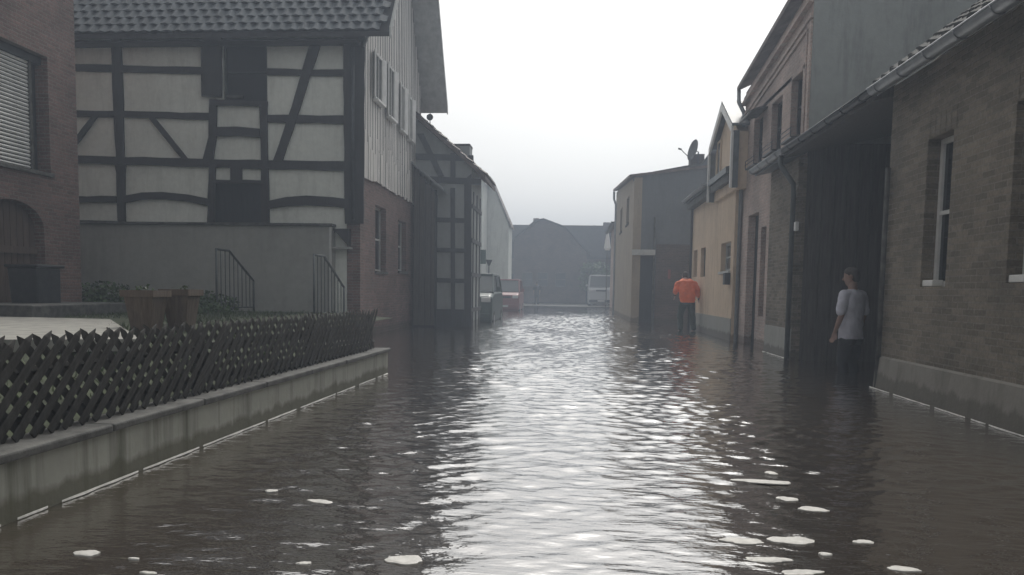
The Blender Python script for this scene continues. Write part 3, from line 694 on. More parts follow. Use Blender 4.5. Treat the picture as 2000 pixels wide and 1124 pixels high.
# street sign with a green board, and a small lamp bracket
sp_ = onY(949, 510, 31); sb0, sb1 = onY(930, 488, 31), onY(949, 516, 31)
sg = thing('street_sign', (sp_.x, 31, -.3), 'blank dull green signboard on a thin pole above the dark green car', 'sign')
MB().box(sb0.x, sb1.x, 30.97, 31.0, sb1.z, sb0.z).build('board', M['green_sign'], sg)
MB().tube([(sb0.x+.04, 31.04, -.35), (sb0.x+.04, 31.04, sb0.z+.05)], .03, 8).build('pole', M['zinc'], sg)
l0 = onY(955, 508, 33)
lp = thing('post_lamp', (l0.x, 33, -.3), 'small funnel shaped lamp on a slim post behind the dark green car', 'lamp')
MB().tube([(l0.x, 33, -.35), (l0.x, 33, l0.z-.1)], .025, 8).build('pole', M['darkmetal'], lp)
MB().tube([(l0.x, 33, l0.z-.25), (l0.x, 33, l0.z)], [.04, .15], 10).build('lamp_shade', M['darkmetal'], lp)
# ================================================================== RIGHT SIDE
XR = 3.70
# ---- near brown brick house
NB = 9.55
nh = thing('brick_house', (XR, 7, 0), 'brown brick house at the right edge with grey rendered base and narrow deep windows', 'house')
GZ = onX(1840, 97, XR-.17).z
w1 = (onX(1855, 400, XR).y, onX(1806, 400, XR).y, onX(1830, 560, XR).z, onX(1840, 262, XR).z)
y2b = onX(1974, 400, XR).y; w2 = (y2b-.45, y2b, w1[2]+.02, w1[3])
w3 = (y2b-2.1, y2b-1.65, w1[2], w1[3])
pz = onX(1715, 697, XR).z+.0
mb = MB(); wallX(mb, XR, XR+.38, -4, NB, -.2, GZ+.05, [w1, w2, w3]); mb.prism([(XR+.381, NB-.3, -.2), (XR+6, NB-.3, -.2), (XR+6, NB-.3, GZ+2), (XR+4, NB-.3, GZ+3.4), (XR+.381, NB-.3, GZ+.3)], (0, .3, 0))
mb.build('wall', M['brick_brown'], nh)
MB().prism([(XR-.10, -4, -.4), (XR-.035, -4, pz), (XR-.002, -4, pz+.02), (XR-.002, -4, -.4)], (0, NB+4, 0)).build('plinth', M['plinth_dark'], nh)
for (a, b, c, d) in (w1, w2, w3):
    w = windowX(nh, XR, .13, 1, a+.003, b-.003, c+.003, d-.003, 'white', .055, 1, 'glass')
    MB().box(XR+.015, XR+.129, b-.24, b-.01, c+.004, c+.07).build('sill', M['white'], w, bevel=.008)
    ar = MB(); n = 6
    for k in range(n):
        yy = a-.06+(b-a+.12)*k/n; ar.box(XR-.006, XR-.0005, yy+.006, yy+(b-a+.12)/n-.006, d+.01, d+.22)
    ar.build('brick_lintel', M['brick_brown'], nh)
pitch_ = math.tan(R_(38.5))
rfm = MB(); rfm.prism([(XR-.19, -4, GZ+.03), (XR+4.2, -4, GZ+.03+4.4*pitch_), (XR+4.2, -4, GZ-.1+4.4*pitch_), (XR-.19, -4, GZ-.06)], (0, NB+4, 0))
nr = rfm.build('roof_boarding', M['soffit'], nh)
tl = MB(); tiles(tl, (XR-.24, -1, GZ+.04), (0, 1, 0), (1, 0, pitch_), 44, 14, .24, .30); tl.build('roof_tiles', M['tile_matt'], nr)
gutterX('gutter', nh, XR-.24, -4, NB-.02, GZ+.01, .075)
MB().tube([(XR-.04, NB-.06, -.1), (XR-.04, NB-.06, GZ-.9)], .03, 8).build('conduit', M['cap'], nh, smooth=True)

# ---- covered gateway
G1 = 13.35
gw = thing('covered_gateway', (XR+2, 11.5, 0), 'dark open covered gateway between the brown brick house and the narrow brick wing', 'gateway')
mb = MB(); mb.box(XR+.14, XR+6, G1, G1+.008, -.4, GZ+.1); mb.build('side_wall', M['shade_dark'], gw)
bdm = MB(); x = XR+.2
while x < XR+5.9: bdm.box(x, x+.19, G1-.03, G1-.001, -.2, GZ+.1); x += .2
bdm.build('cladding', M['shade_dark'], gw)
mb = MB(); mb.box(XR+5.7, XR+5.9, NB+.01, G1-.04, -.4, GZ+2); mb.build('back_wall', M['shade_dark'], gw)
MB().prism([(XR-.2, NB+.02, GZ+.03), (XR+6, NB+.02, GZ+1.3), (XR+6, NB+.02, GZ+1.15), (XR-.2, NB+.02, GZ-.10)], (0, G1-NB+.2, 0)).build('roof', M['shade_dark'], gw)
gutterX('gutter', gw, XR-.24, NB+.02, G1, GZ+.01, .06, 'darkmetal')

# ---- narrow brick wing with gutter and downpipe
yA = onX(1500, 500, XR).y; yG = onX(1470, 340, XR-.24).y
wg = thing('brick_wing', (XR, 14.2, 0), 'narrow dark brick wing with zinc gutter and downpipe beside the covered gateway', 'building')
MB().box(XR, XR+.14, G1-.02, yA, -.4, GZ-.1).build('wall', M['brick_brown'], wg)
MB().prism([(XR-.2, G1+.21, GZ+.03), (XR+.2, G1+.21, GZ+.12), (XR+.2, G1+.21, GZ-.0), (XR-.2, G1+.21, GZ-.10)], (0, yG-G1-.21, 0)).build('roof', M['tile'], wg)
gutterX('gutter', wg, XR-.24, G1+.03, yG, GZ+.01, .075)
e0 = G1+.2
MB().tube([(XR-.24, e0, GZ-.05), (XR-.24, e0, GZ-.22), (XR-.06, e0-.15, GZ-.55), (XR-.05, e0-.15, GZ-.75), (XR-.05, e0-.15, -.2)], .042, 10).build('downpipe', M['ironrail'], wg, smooth=True)
MB().box(XR-.012, XR-.001, G1-.01, yA, -.3, onX(1530, 640, XR).z).build('plinth', M['plinth'], wg)
lq = onX(1553, 442, XR-.05)
MB().box(XR-.06, XR-.002, lq.y-.05, lq.y+.05, lq.z-.08, lq.z+.07).build('wall_lamp', M['white'], wg, bevel=.01)

# ---- tall brick house
X3 = XR+.14; tA = onX(1449, 400, X3).y
zt0, zt1 = onX(1448, 160, X3-.2).z, onX(1540, 2, X3-.2).z
ya_, yb_ = onX(1448, 160, X3-.2).y, onX(1540, 2, X3-.2).y
ztop = lambda y: zt0 + (zt1-zt0)*(y-ya_)/(yb_-ya_)
t3 = thing('brick_house', (X3, 15.5, 0), 'tall reddish brick house with grey side wall rising above the covered gateway', 'house')
def hx(a, b, top, bot):
    ym = onX((a+b)/2, 400, X3).y; return (onX(b, 400, X3).y, onX(a, 400, X3).y, onX((a+b)/2, bot, X3).z, onX((a+b)/2, top, X3).z)
hs = [hx(1536, 1557, 150, 275), hx(1500, 1520, 202, 300), hx(1467, 1484, 232, 325)]
dr = hx(1463, 1483, 418, 640); dr = (dr[0], dr[1], -.3, dr[3]); nr_ = hx(1489, 1499, 442, 620)
mb = MB(); wallX(mb, X3, X3+.3, G1+.02, tA, -.4, 4.95, hs+[dr, nr_])
mb.prism([(X3, G1+.02, 4.951), (X3, tA, 4.951), (X3, tA, ztop(tA)-.1), (X3, G1+.02, ztop(G1)-.1)], (.3, 0, 0))
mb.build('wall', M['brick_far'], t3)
mb = MB(); mb.prism([(X3+.001, G1+.01, GZ-.2), (14, G1+.01, GZ-.2), (14, G1+.01, 9.5), (X3+4, G1+.01, 9.5), (X3+.001, G1+.01, ztop(G1)-.02)], (0, .009, 0))
mb.box(X3+.301, 14, G1+.021, G1+.3, -.3, 8); mb.build('side_wall', M['grey_wall'], t3)
for h, b in zip(hs, (1, 1, 1)):
    w = windowX(t3, X3, .12, 1, h[0]+.003, h[1]-.003, h[2]+.003, h[3]-.003, 'darkmetal', .05, 1, 'glass', 'cap')
    fbx = MB(); fbx.box(X3-.16, X3-.02, h[0], h[1], h[2]-.05, h[2]-.02)
    for q in (.05, .13): fbx.tube([(X3-.16, h[0], h[2]+q), (X3-.16, h[1], h[2]+q)], .01, 5)
    for yy in (h[0]+.02, h[1]-.02): fbx.tube([(X3-.16, yy, h[2]-.03), (X3-.16, yy, h[2]+.13)], .008, 5)
    fbx.build('flower_rail', M['darkmetal'], t3)
MB().box(X3+.16, X3+.2, dr[0], dr[1], -.3, dr[3]).build('door', M['door'], t3)
MB().box(X3+.1, X3+.13, nr_[0], nr_[1], nr_[2], nr_[3]).build('door', M['door_brown'], t3)
cn = MB()
for off, pr in ((-.26, .05), (-.36, .09), (-.62, .05), (-.72, .03)):
    cn.prism([(X3-pr, G1+.02, ztop(G1)+off-.04), (X3-pr, tA, ztop(tA)+off-.04), (X3-pr, tA, ztop(tA)+off+.03), (X3-pr, G1+.02, ztop(G1)+off+.03)], (pr-.001, 0, 0))
cn.prism([(X3-.035, G1+.021, 3.6), (X3-.035, G1+.14, 3.6), (X3-.035, G1+.14, ztop(G1)-.7), (X3-.035, G1+.021, ztop(G1)-.7)], (.034, 0, 0))
cn.prism([(X3-.03, G1+.24, 3.6), (X3-.03, G1+.29, 3.6), (X3-.03, G1+.29, ztop(G1)-.7), (X3-.03, G1+.24, ztop(G1)-.7)], (.029, 0, 0))
cn.build('brick_cornice', M['brick_far'], t3)
MB().prism([(X3-.20, G1-.05, ztop(G1-.05)-.05), (X3-.20, tA+.05, ztop(tA+.05)-.05), (X3-.20, tA+.05, ztop(tA+.05)+.04), (X3-.20, G1-.05, ztop(G1-.05)+.04)], (3, 0, 1.4)).build('roof', M['tile_red'], t3)
MB().tube([(X3-.16, tA+.02, zt0-.08), (X3-.16, tA-.02, zt0-.35), (X3-.05, tA-.1, zt0-.62), (X3-.05, tA-.1, zt0-.8), (X3-.05, tA-.1, -.1)], .045, 10).build('downpipe', M['zinc'], t3, smooth=True)
hd = onX(1497, 198, X3-.2)
hm = MB()
for k in range(8):
    a0, a1 = math.pi/2*k/8, math.pi/2*(k+1)/8
    hm.prism([(X3-.002, hs[1][1]-.1, hd.z+.10*math.sin(a0)-.05)] if False else [(X3-.38*math.cos(a0), hs[2][0]-.35, hd.z+.16*math.sin(a0)-.08), (X3-.38*math.cos(a1), hs[2][0]-.35, hd.z+.16*math.sin(a1)-.08), (X3-.36*math.cos(a1), hs[2][0]-.35, hd.z+.14*math.sin(a1)-.10), (X3-.36*math.cos(a0), hs[2][0]-.35, hd.z+.14*math.sin(a0)-.10)], (0, .95, 0))
hm.build('window_awning', M['cap'], t3)

# ---- orange rendered house
XO = XR; oA, oB = tA+.03, onX(1350, 560, XO).y
oh = thing('rendered_house', (XO, 21, 0), 'orange rendered cottage with white edged gable dormer behind the person in orange', 'house')
hz = lambda a, b, top, bot: (onX(b, 500, XO).y, onX(a, 500, XO).y, onX((a+b)/2, bot, XO).z, onX((a+b)/2, top, XO).z)
oh_holes = [hz(1355, 1362, 489, 541), hz(1369, 1378, 484, 541), hz(1408, 1427, 474, 530)]
oz = onX(1372, 388, XO).z
mb = MB(); wallX(mb, XO, XO+.3, oA, oB, -.4, oz, oh_holes); mb.box(XO+.301, XO+5, oB-.3, oB, -.4, oz)
mb.build('wall', M['orange'], oh)
MB().box(XO-.02, XO-.001, oA, oB, -.4, onX(1370, 613, XO).z).build('plinth', M['plinth'], oh)
for h in oh_holes[:2]: windowX(oh, XO, .1, 1, h[0]+.003, h[1]-.003, h[2]+.003, h[3]-.003, 'cap', .03, 0, 'glass_pale')
h = oh_holes[2]; windowX(oh, XO, .12, 1, h[0]+.003, h[1]-.003, h[2]+.003, h[3]-.003, 'offwhite', .06, 1, 'glass_pale', 'offwhite')
# dormer
dl, drr = onX(1396, 330, XO-.1).y, onX(1438, 330, XO-.1).y; dp_ = onX(1422, 207, XO-.1)
zl, zr_ = onX(1397, 292, XO-.1).z, onX(1438, 268, XO-.1).z; zs = (zl+zr_)/2; zbot = onX(1397, 393, XO-.1).z
dm_ = MB(); dm_.prism([(XO-.08, drr, zbot), (XO-.08, dl, zbot), (XO-.08, dl, zs), (XO-.08, dp_.y, dp_.z-.12), (XO-.08, drr, zs)], (2.6, 0, 0)); dor = dm_.build('dormer', M['orange'], oh)
ym = onX(1411, 350, XO).y
wdm = MB(); wdm.box(XO-.10, XO-.082, ym-.18, ym+.18, zbot+.25, zs+.15).build('dormer_window', M['glass_pale'], dor)
MB().box(XO-.12, XO-.081, ym-.22, ym-.18, zbot+.2, zs+.2).box(XO-.12, XO-.081, ym+.18, ym+.22, zbot+.2, zs+.2).box(XO-.12, XO-.081, ym-.18, ym+.18, zs+.15, zs+.2).box(XO-.12, XO-.081, ym-.18, ym+.18, zbot+.2, zbot+.25).build('dormer_window_frame', M['orange'], dor)
vb = MB(); xo = XO-.26
for (ye) in (dl+.10, drr-.10):
    vb.prism([(xo, ye, zs-.05), (xo, ye, zs+.12), (xo, dp_.y, dp_.z+.05), (xo, dp_.y, dp_.z-.12)], (.05, 0, 0))
vb.box(xo, xo+.05, dl+.05, dl+.14, zbot, zs-.05).box(xo, xo+.05, drr-.14, drr-.05, zbot, zs-.05)
vb.build('verge_board', M['white'], dor)
dr_ = MB()
for ye in (dl+.13, drr-.13): dr_.prism([(xo+.01, ye, zs+.10), (xo+.01, dp_.y, dp_.z+.06), (xo+.01, dp_.y, dp_.z+.12), (xo+.01, ye, zs+.16)], (2.9, 0, 0))
dr_.build('roof', M['tile'], dor)
MB().box(xo+.05, XO-.081, drr-.12, drr-.03, zbot, zs).build('cheek', M['tile'], dor); MB().box(xo+.05, XO-.081, dl+.03, dl+.12, zbot, zs).build('cheek', M['tile'], dor)
MB().prism([(XO-.25, oA, oz+.02), (XO+5, oA, oz+1.6), (XO+5, oA, oz+1.75), (XO-.25, oA, oz+.16)], (0, oB-oA+.15, 0)).build('roof', M['tile'], oh)
MB().box(XO-.2, XO-.002, oA, oB, oz-.16, oz+.005).build('fascia', M['cap'], oh)
gutterX('gutter', oh, XO-.31, dl+.2, oB+.12, oz+.10, .06, 'zinc', False)
MB().tube([(XO-.06, oB-.1, oz), (XO-.06, oB-.1, -.1)], .04, 8).build('downpipe', M['darkmetal'], oh)
ib = onX(1425, 545, XO)
MB().box(XO-.14, XO-.002, ib.y-.1, ib.y+.1, ib.z-.14, ib.z+.14).build('letter_box', M['darkmetal'], oh, bevel=.01)

# ---- flat topped grey house further along with gate
Y1 = 29.0
PR = lambda px, py, y=Y1: onY(px, py, y)
h1 = thing('grey_house', (3, 31, 0), 'blue grey side wall of a flat topped house with dark gate beyond the orange cottage', 'house')
cx = PR(1236, 500).x
gate = (PR(1239, 560).x, PR(1276, 560).x, -.3, PR(1255, 500).z)
top = [PR(1236, 347), PR(1345, 327), PR(1372, 322), PR(1394, 291), PR(1470, 240)]
mb = MB(); wallY(mb, Y1, Y1+.3, cx, top[-1].x, -.4, top[0].z-.15, [gate])
mb.prism([(cx, Y1, top[0].z-.149)] + [(top[-1].x, Y1, top[0].z-.149)] + [tuple(p) for p in top[::-1]], (0, .3, 0))
mb.build('side_wall', M['blue_wall'], h1)
f1 = onX(1205, 372, cx); fz = onX(1206, 374, cx)
wh = [tuple((lambda a, b: (min(a, b), max(a, b)))(onX(a_, 400, cx).y, onX(b_, 400, cx).y)) + (3.9, 5.0) for a_, b_ in ((1213, 1217), (1225, 1230))]
mb = MB(); wallX(mb, cx-.02, cx+.28, Y1-.001, f1.y, -.4, 5.2, wh)
mb.prism([(cx-.02, Y1-.001, 5.201), (cx-.02, f1.y, 5.201), (cx-.02, f1.y, f1.z-.1), (cx-.02, Y1-.001, top[0].z)], (.3, 0, 0)); mb.build('wall', M['ochre_wall'], h1)
for h in wh: windowX(h1, cx-.02, .1, 1, h[0]+.003, h[1]-.003, h[2]+.003, h[3]-.003, 'cap', .06, 1, 'glass', 'cap')
ro = MB(); ro.prism([(cx-.2, Y1-.12, top[0].z+.0), (cx-.2, f1.y+.1, f1.z-.05), (cx-.2, f1.y+.1, f1.z+.05), (cx-.2, Y1-.12, top[0].z+.09)], (3.2, 0, .4)); ro.build('roof', M['tile_red'], h1)
cp_ = MB()
for p, q in zip(top[:-1], top[1:]): cp_.prism([(p.x, Y1-.06, p.z+.001), (q.x, Y1-.06, q.z+.001), (q.x, Y1-.06, q.z+.07), (p.x, Y1-.06, p.z+.07)], (0, .4, 0))
cp_.build('coping', M['cap'], h1)
MB().box(gate[0], gate[1], Y1+.12, Y1+.16, -.3, gate[3]).build('gate', M['door'], h1)
MB().box(gate[0]-.12, gate[1]+.02, Y1-.18, Y1-.002, gate[3]+.02, gate[3]+.22).build('gate_canopy', M['soffit'], h1)
lp_ = PR(1279, 430)
MB().tube([(lp_.x, Y1-.05, -.1), (lp_.x, Y1-.05, PR(1279, 425).z)], .035, 8).build('downpipe', M['cap'], h1)
MB().box(PR(1281, 500).x, PR(1400, 500).x, Y1-.08, Y1-.001, -.3, PR(1300, 478).z).build('lower_wall', M['brick_dark'], h1)
MB().box(PR(1304, 530).x, PR(1309, 530).x, Y1-.12, Y1-.082, PR(1305, 545).z, PR(1305, 527).z).build('wall_box', M['car_red'], h1)
fpp = onX(1207, 372, cx)
MB().tube([(cx-.15, f1.y-.1, f1.z-.1), (cx-.15, f1.y-.2, f1.z-.5), (cx-.05, f1.y-.4, f1.z-.8), (cx-.05, f1.y-.4, -.1)], .06, 8).build('downpipe', M['zinc'], h1)
c0, c1 = PR(1347, 318, Y1+.7), PR(1374, 318, Y1+.7)
MB().box(c0.x, c1.x, Y1+.5, Y1+1.0, 4.5, PR(1350, 303, Y1+.7).z).build('chimney', M['brick_dark'], h1)
dc = PR(1357, 295, Y1+.3)
ds = thing('satellite_dish', tuple(dc), 'large satellite dish seen edge on beside the chimney of the grey house', 'satellite dish')
dd = MB(); ax = Vector((-.93, -.30, .22)).normalized(); uu = ax.cross(Vector((0, 0, 1))).normalized(); vv = uu.cross(ax); ring = []
n = 20
for j in range(5):
    r = .40*j/4; off = ax*(.10*(j/4)**2)
    for k in range(n): ring.append(dc + off + uu*(r*math.cos(2*math.pi*k/n)*.9) + vv*(r*math.sin(2*math.pi*k/n)))
dd.v = [tuple(p) for p in ring] + [tuple(p-ax*.02) for p in ring]
for sft in (0, 5*n):
    for j in range(4):
        for k in range(n): dd.f.append((sft+j*n+k, sft+j*n+(k+1) % n, sft+(j+1)*n+(k+1) % n, sft+(j+1)*n+k))
dd.build('dish', M['cap'], ds, smooth=True)
tip = dc + ax*.55 - vv*.10
MB().tube([dc-vv*.36+ax*.05, tip], .015, 6).tube([tip-ax*.02, tip+ax*.10], .035, 8).build('receiver_arm', M['cap'], ds)
MB().tube([dc-ax*.03, dc-ax*.15, dc-ax*.15-Vector((0, 0, .8))], .025, 6).build('mast', M['darkmetal'], ds)

# ---- farther terrace on the right
h0 = thing('terrace_house', (3, 46, 0), 'low brownish house beyond the grey one near the end of the street', 'house')
X0 = onX(1205, 540, 2.3).x; yN = f1.y+.05; yF = onX(1193, 500, X0).y; z0t = onX(1196, 452, X0).z
mb = MB(); whs = [(yN+1.5+3*k, yN+2.3+3*k, .9, 2.2) for k in range(int((yF-yN-2)/3))]
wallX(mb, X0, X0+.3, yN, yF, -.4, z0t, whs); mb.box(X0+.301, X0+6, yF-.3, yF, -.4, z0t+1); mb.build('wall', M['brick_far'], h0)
for h in whs: windowX(h0, X0, .1, 1, h[0]+.003, h[1]-.003, h[2]+.003, h[3]-.003, 'offwhite', .06, 1, 'glass', 'cap')
MB().prism([(X0-.25, yN, z0t), (X0+3, yN, z0t+1.7), (X0+6.2, yN, z0t)], (0, yF-yN, 0)).build('roof', M['tile_red'], h0)
gutterX('gutter', h0, X0-.28, yN, yF+.3, z0t+.0, .09, 'darkmetal', False)
bn0 = onY(1187, 450, 55)
bn = thing('parasol', (bn0.x, 55, 0), 'closed white parasol standing near the van at the street end', 'parasol')
zt_ = bn0.z; zb_ = onY(1187, 488, 55).z
MB().tube([(bn0.x, 55, zb_-.05), (bn0.x, 55, zb_+.1), (bn0.x, 55, (zt_+zb_)/2), (bn0.x, 55, zt_)], [.16, .24, .16, .03], 8).build('canopy', M['white'], bn)
MB().tube([(bn0.x, 55, -.4), (bn0.x, 55, zb_)], .035, 8).build('pole', M['cap'], bn)

# ================================================================== END OF THE STREET
YB = 68.5
PB = lambda px, py, y=YB: onY(px, py, y)
b = thing('barn', (-1, YB+4, 0), 'long low dark barn closing the end of the street under a level ridge', 'barn')
l_, r_ = PB(940, 441, YB+1.2), PB(1193, 441, YB+1.2); ezb = PB(1100, 505).z
mb = MB(); mb.box(l_.x-6, r_.x+8, YB, YB+.4, -.1, ezb)
mb.build('wall', M['brick_dark'], b)
MB().prism([(l_.x-6, YB-.4, ezb-.05), (l_.x-6, YB+1.2, l_.z-.15), (l_.x-6, YB+1.2, l_.z+.1), (l_.x-6, YB-.4, ezb+.12)], (r_.x-l_.x+12, 0, 0)).build('roof', M['far_roof'], b)
mb = MB(); c_ = PB(1185, 437, YB+1); mb.box(c_.x-.3, c_.x+.3, YB+1.0, YB+1.6, l_.z-1, c_.z+.1); mb.build('chimney', M['brick_dark'], b)
dbm = MB()
for px in (1012, 1075, 1135): q = PB(px, 560); dbm.box(q.x-1.0, q.x+1.0, YB-.06, YB-.003, 0, 2.6)
dbm.build('barn_door', M['door'], b)
fh = thing('gable_house', (-3, 66, 0), 'dark gabled house in front of the barn with a small chimney at the street end', 'house')
YG = 66; PG = lambda px, py: onY(px, py, YG)
ap = PG(1062, 427); lf = PG(1004, 466); rt = PG(1146, 492); gg = PG(1040, 590)
MB().prism([(lf.x, YG, -.1), (rt.x, YG, -.1), (rt.x, YG, rt.z-.1), (PG(1104, 444).x, YG, PG(1104, 444).z-.1), (ap.x+.2, YG, ap.z-.12), (ap.x-.2, YG, ap.z-.12), (lf.x, YG, lf.z-.1)], (0, 2.2, 0)).build('wall', M['brick_dark'], fh)
rp = [PG(1152, 494), PG(1104, 443), PG(1062, 427), PG(1045, 431), PG(998, 470)]
mb = MB()
for p, q in zip(rp[:-1], rp[1:]): mb.prism([(p.x, YG-.3, p.z), (q.x, YG-.3, q.z), (q.x, YG-.3, q.z-.16), (p.x, YG-.3, p.z-.16)], (0, 2.6, 0))
mb.build('roof', M['far_roof'], fh)
q = PG(1046, 428); MB().box(q.x-.25, q.x+.25, YG+1, YG+1.5, q.z-1.5, q.z+.15).build('chimney', M['brick_dark'], fh)
for px in (1030, 1060, 1095):
    q = PG(px, 540); windowY(fh, YG-.09, 0, q.x-.45, q.x+.45, 1.5, 2.7, 'cap', .06, 1, 'glass')
# a tree and hedge filling the end on the right
def tree(c, hgt, r, label):
    t = thing('tree', c, label, 'tree'); tr = MB(); tr.tube([c, (c[0]+.1, c[1], c[2]+hgt*.45), (c[0], c[1], c[2]+hgt*.8)], [.16, .12, .04], 8)
    for k in range(6):
        a = k*1.1; z = c[2]+hgt*(.35+.07*k); tr.tube([(c[0], c[1], z), (c[0]+r*.6*math.cos(a), c[1]+r*.6*math.sin(a), z+hgt*.18)], [.06, .02], 6)
    tr.build('trunk', M['terracotta'], t); cr = MB()
    for k in range(26):
        a = rng.random()*6.28; q = rng.random()**.5*r*.8; z = c[2]+hgt*(.35+.55*rng.random()); leafball(cr, (c[0]+q*math.cos(a), c[1]+q*math.sin(a), z), (r*.35, r*.35, hgt*.12), 130, .22)
    cr.build('crown', M['leaf'], t)
tc = onY(1163, 520, 64); tree((tc.x, 64, 0), 3.6, 1.3, 'small dark tree in front of the barn behind the van')

# ---- cars
def car(name, loc, w, l, hb, ht, paintm, label, cat, van=False, front=True):
    """nose towards -Y when front, waterline at z=0; body from zb"""
    t = thing(name, loc, label, cat); X, Y, _ = loc; zb = -.16; h2 = w/2
    prof = [(0, zb), (0, zb+.35), (.06, hb-.16), (.9 if not van else .5, hb), (l-.25, hb+.03), (l-.02, hb-.1), (l, zb+.3), (l, zb)]
    if not front: prof = [(l-a, z) for a, z in prof][::-1]
    mb = MB(); vs = []; 
    for x_, kk in ((-h2, .0), (-h2*.93, .0)): pass
    mb.prism([(X-h2, Y+a, z) for a, z in prof], (w, 0, 0)); body = mb.build('body', M[paintm], t, bevel=.13); body.modifiers[0].segments = 4
    # greenhouse
    c0, c1 = (.75, 1.45) if not van else (.35, .85)
    d0, d1 = l-.15, l-.55
    if not front: c0, c1, d0, d1 = l-d0, l-d1, l-c0, l-c1; 
    ti = .13; zt_ = ht
    g0 = MB(); g0.v = [(X-h2+.05, Y+c0, hb-.02), (X+h2-.05, Y+c0, hb-.02), (X+h2-.05, Y+d0, hb-.02), (X-h2+.05, Y+d0, hb-.02), (X-h2+ti, Y+c1, zt_-.04), (X+h2-ti, Y+c1, zt_-.04), (X+h2-ti, Y+d1, zt_-.04), (X-h2+ti, Y+d1, zt_-.04)]
    g0.f = [(0, 3, 2, 1), (0, 1, 5, 4), (1, 2, 6, 5), (2, 3, 7, 6), (3, 0, 4, 7), (4, 5, 6, 7)]
    g0.build('windows', M['glass_pale'], t)
    rf_ = MB(); rf_.prism([(X-h2+ti-.03, Y+c1-.04, zt_-.04), (X+h2-ti+.03, Y+c1-.04, zt_-.04), (X+h2-ti, Y+c1, zt_+.04), (X-h2+ti, Y+c1, zt_+.04)], (0, d1-c1+.08, 0)); rf_.build('roof', M[paintm], t, bevel=.02)
    for s in (-1, 1):
        for (a0, a1) in ((c0, c1), (d0, d1), ((c0+d0)/2, (c0+d0)/2)):
            MB().tube([(X+s*(h2-.045), Y+a0, hb-.03), (X+s*(h2-ti+.005), Y+a1, zt_-.03)], .035, 6).build('pillar', M[paintm], t)
    MB().box(X-h2+.08, X+h2-.08, Y+c0-.02, Y+c0+.03, hb-.01, hb+.025).build('window_trim', M['zinc'], t)
    lampm = 'lamp_clear' if front else 'lamp_red'
    for s in (-1, 1):
        MB().box(X+s*(h2-.06), X+s*(h2-.38), Y-.02, Y+.12, hb-.36, hb-.2).build('headlight' if front else 'tail_light', M[lampm], t, bevel=.02)
        MB().tube([(X+s*(h2-.02), Y+c0+.2, hb+.02), (X+s*(h2+.10), Y+c0+.17, hb+.08)], .02, 6).box(X+s*(h2+.06), X+s*(h2+.22), Y+c0+.12, Y+c0+.2, hb+.02, hb+.17).build('mirror', M[paintm], t)
        for yy in (.75, l-.8): 
            wh_ = MB().tube([(X+s*(h2-.2), Y+yy, -.06), (X+s*(h2+.005), Y+yy, -.06)], .31, 18).build('wheel', M['rubber'], t)
            MB().tube([(X+s*(h2-.1), Y+yy, -.06), (X+s*(h2+.012), Y+yy, -.06)], .18, 14).build('rim', M['zinc'], wh_)
    MB().box(X-h2+.04, X+h2-.04, Y-.06, Y+.02, zb+.14, zb+.34).build('bumper', M['darkmetal'] if van else M[paintm], t, bevel=.03)
    MB().box(X-.26, X+.26, Y-.075, Y-.062, zb+.2, zb+.31).build('number_plate', M['offwhite'], t)
    if front: MB().box(X-.4, X+.4, Y-.012, Y+.05, hb-.35, hb-.24).build('grille', M['darkmetal'], t)
    return t
cr = onZ(966, 630); c1_ = car('parked_car', (cr.x-.88-.1, cr.y, 0), 1.76, 4.2, .93, 1.55, 'car_green', 'dark green parked car half hidden behind the second timber house', 'car')
c1_.location.z = .12
cr = onY(1014, 600, 42); c2_ = car('parked_car', (cr.x-.86, 42, 0), 1.70, 4.0, .88, 1.55, 'car_red', 'dull red parked car standing in the flood in front of the pale gable house', 'car')
c2_.location.z = .16
cr = onY(1149, 590, 58); van_ = car('parked_van', (cr.x+.95, 58, 0), 1.9, 4.8, 1.15, 2.0, 'van_white', 'pale van parked at the far right end of the street', 'van', van=True); van_.location.z = .34

# ================================================================== PEOPLE
def ell(mb, c, r, n=14, m=9):
    c = Vector(c); o = len(mb.v)
    for j in range(m+1):
        t = math.pi*j/m
        for k in range(n):
            a = 2*math.pi*k/n; mb.v.append((c.x+r[0]*math.sin(t)*math.cos(a), c.y+r[1]*math.sin(t)*math.sin(a), c.z+r[2]*math.cos(t)))
    for j in range(m):
        for k in range(n): a = o+j*n+k; b = o+j*n+(k+1) % n; mb.f.append((a, b, b+n, a+n)) if True else 0
def loft(mb, rings, n=18):
    """rings: (x, y, z, rx, ry) level ellipses from the bottom up"""
    o = len(mb.v)
    for (x, y, z, rx, ry) in rings:
        for k in range(n):
            a = 2*math.pi*k/n; ca, sa = math.cos(a), math.sin(a); e = .85
            mb.v.append((x+rx*math.copysign(abs(ca)**e, ca), y+ry*math.copysign(abs(sa)**e, sa), z))
    for j in range(len(rings)-1):
        for k in range(n): a = o+j*n+k; b = o+j*n+(k+1) % n; mb.f.append((a, b, b+n, a+n))
    mb.f.append(tuple(o+k for k in range(n))[::-1]); mb.f.append(tuple(o+(len(rings)-1)*n+k for k in range(n)))
def limb(mb, pts):
    path = []; rs = []
    for (p, r), (q, s) in zip(pts, pts[1:]):
        for i in range(4): t = i/4; path.append(Vector(p).lerp(Vector(q), t)); rs.append(r+(s-r)*t)
    path.append(Vector(pts[-1][0])); rs.append(pts[-1][1]); mb.tube(path, rs, 12)
    for p, r in pts: ell(mb, p, (r, r, r), 12, 8)
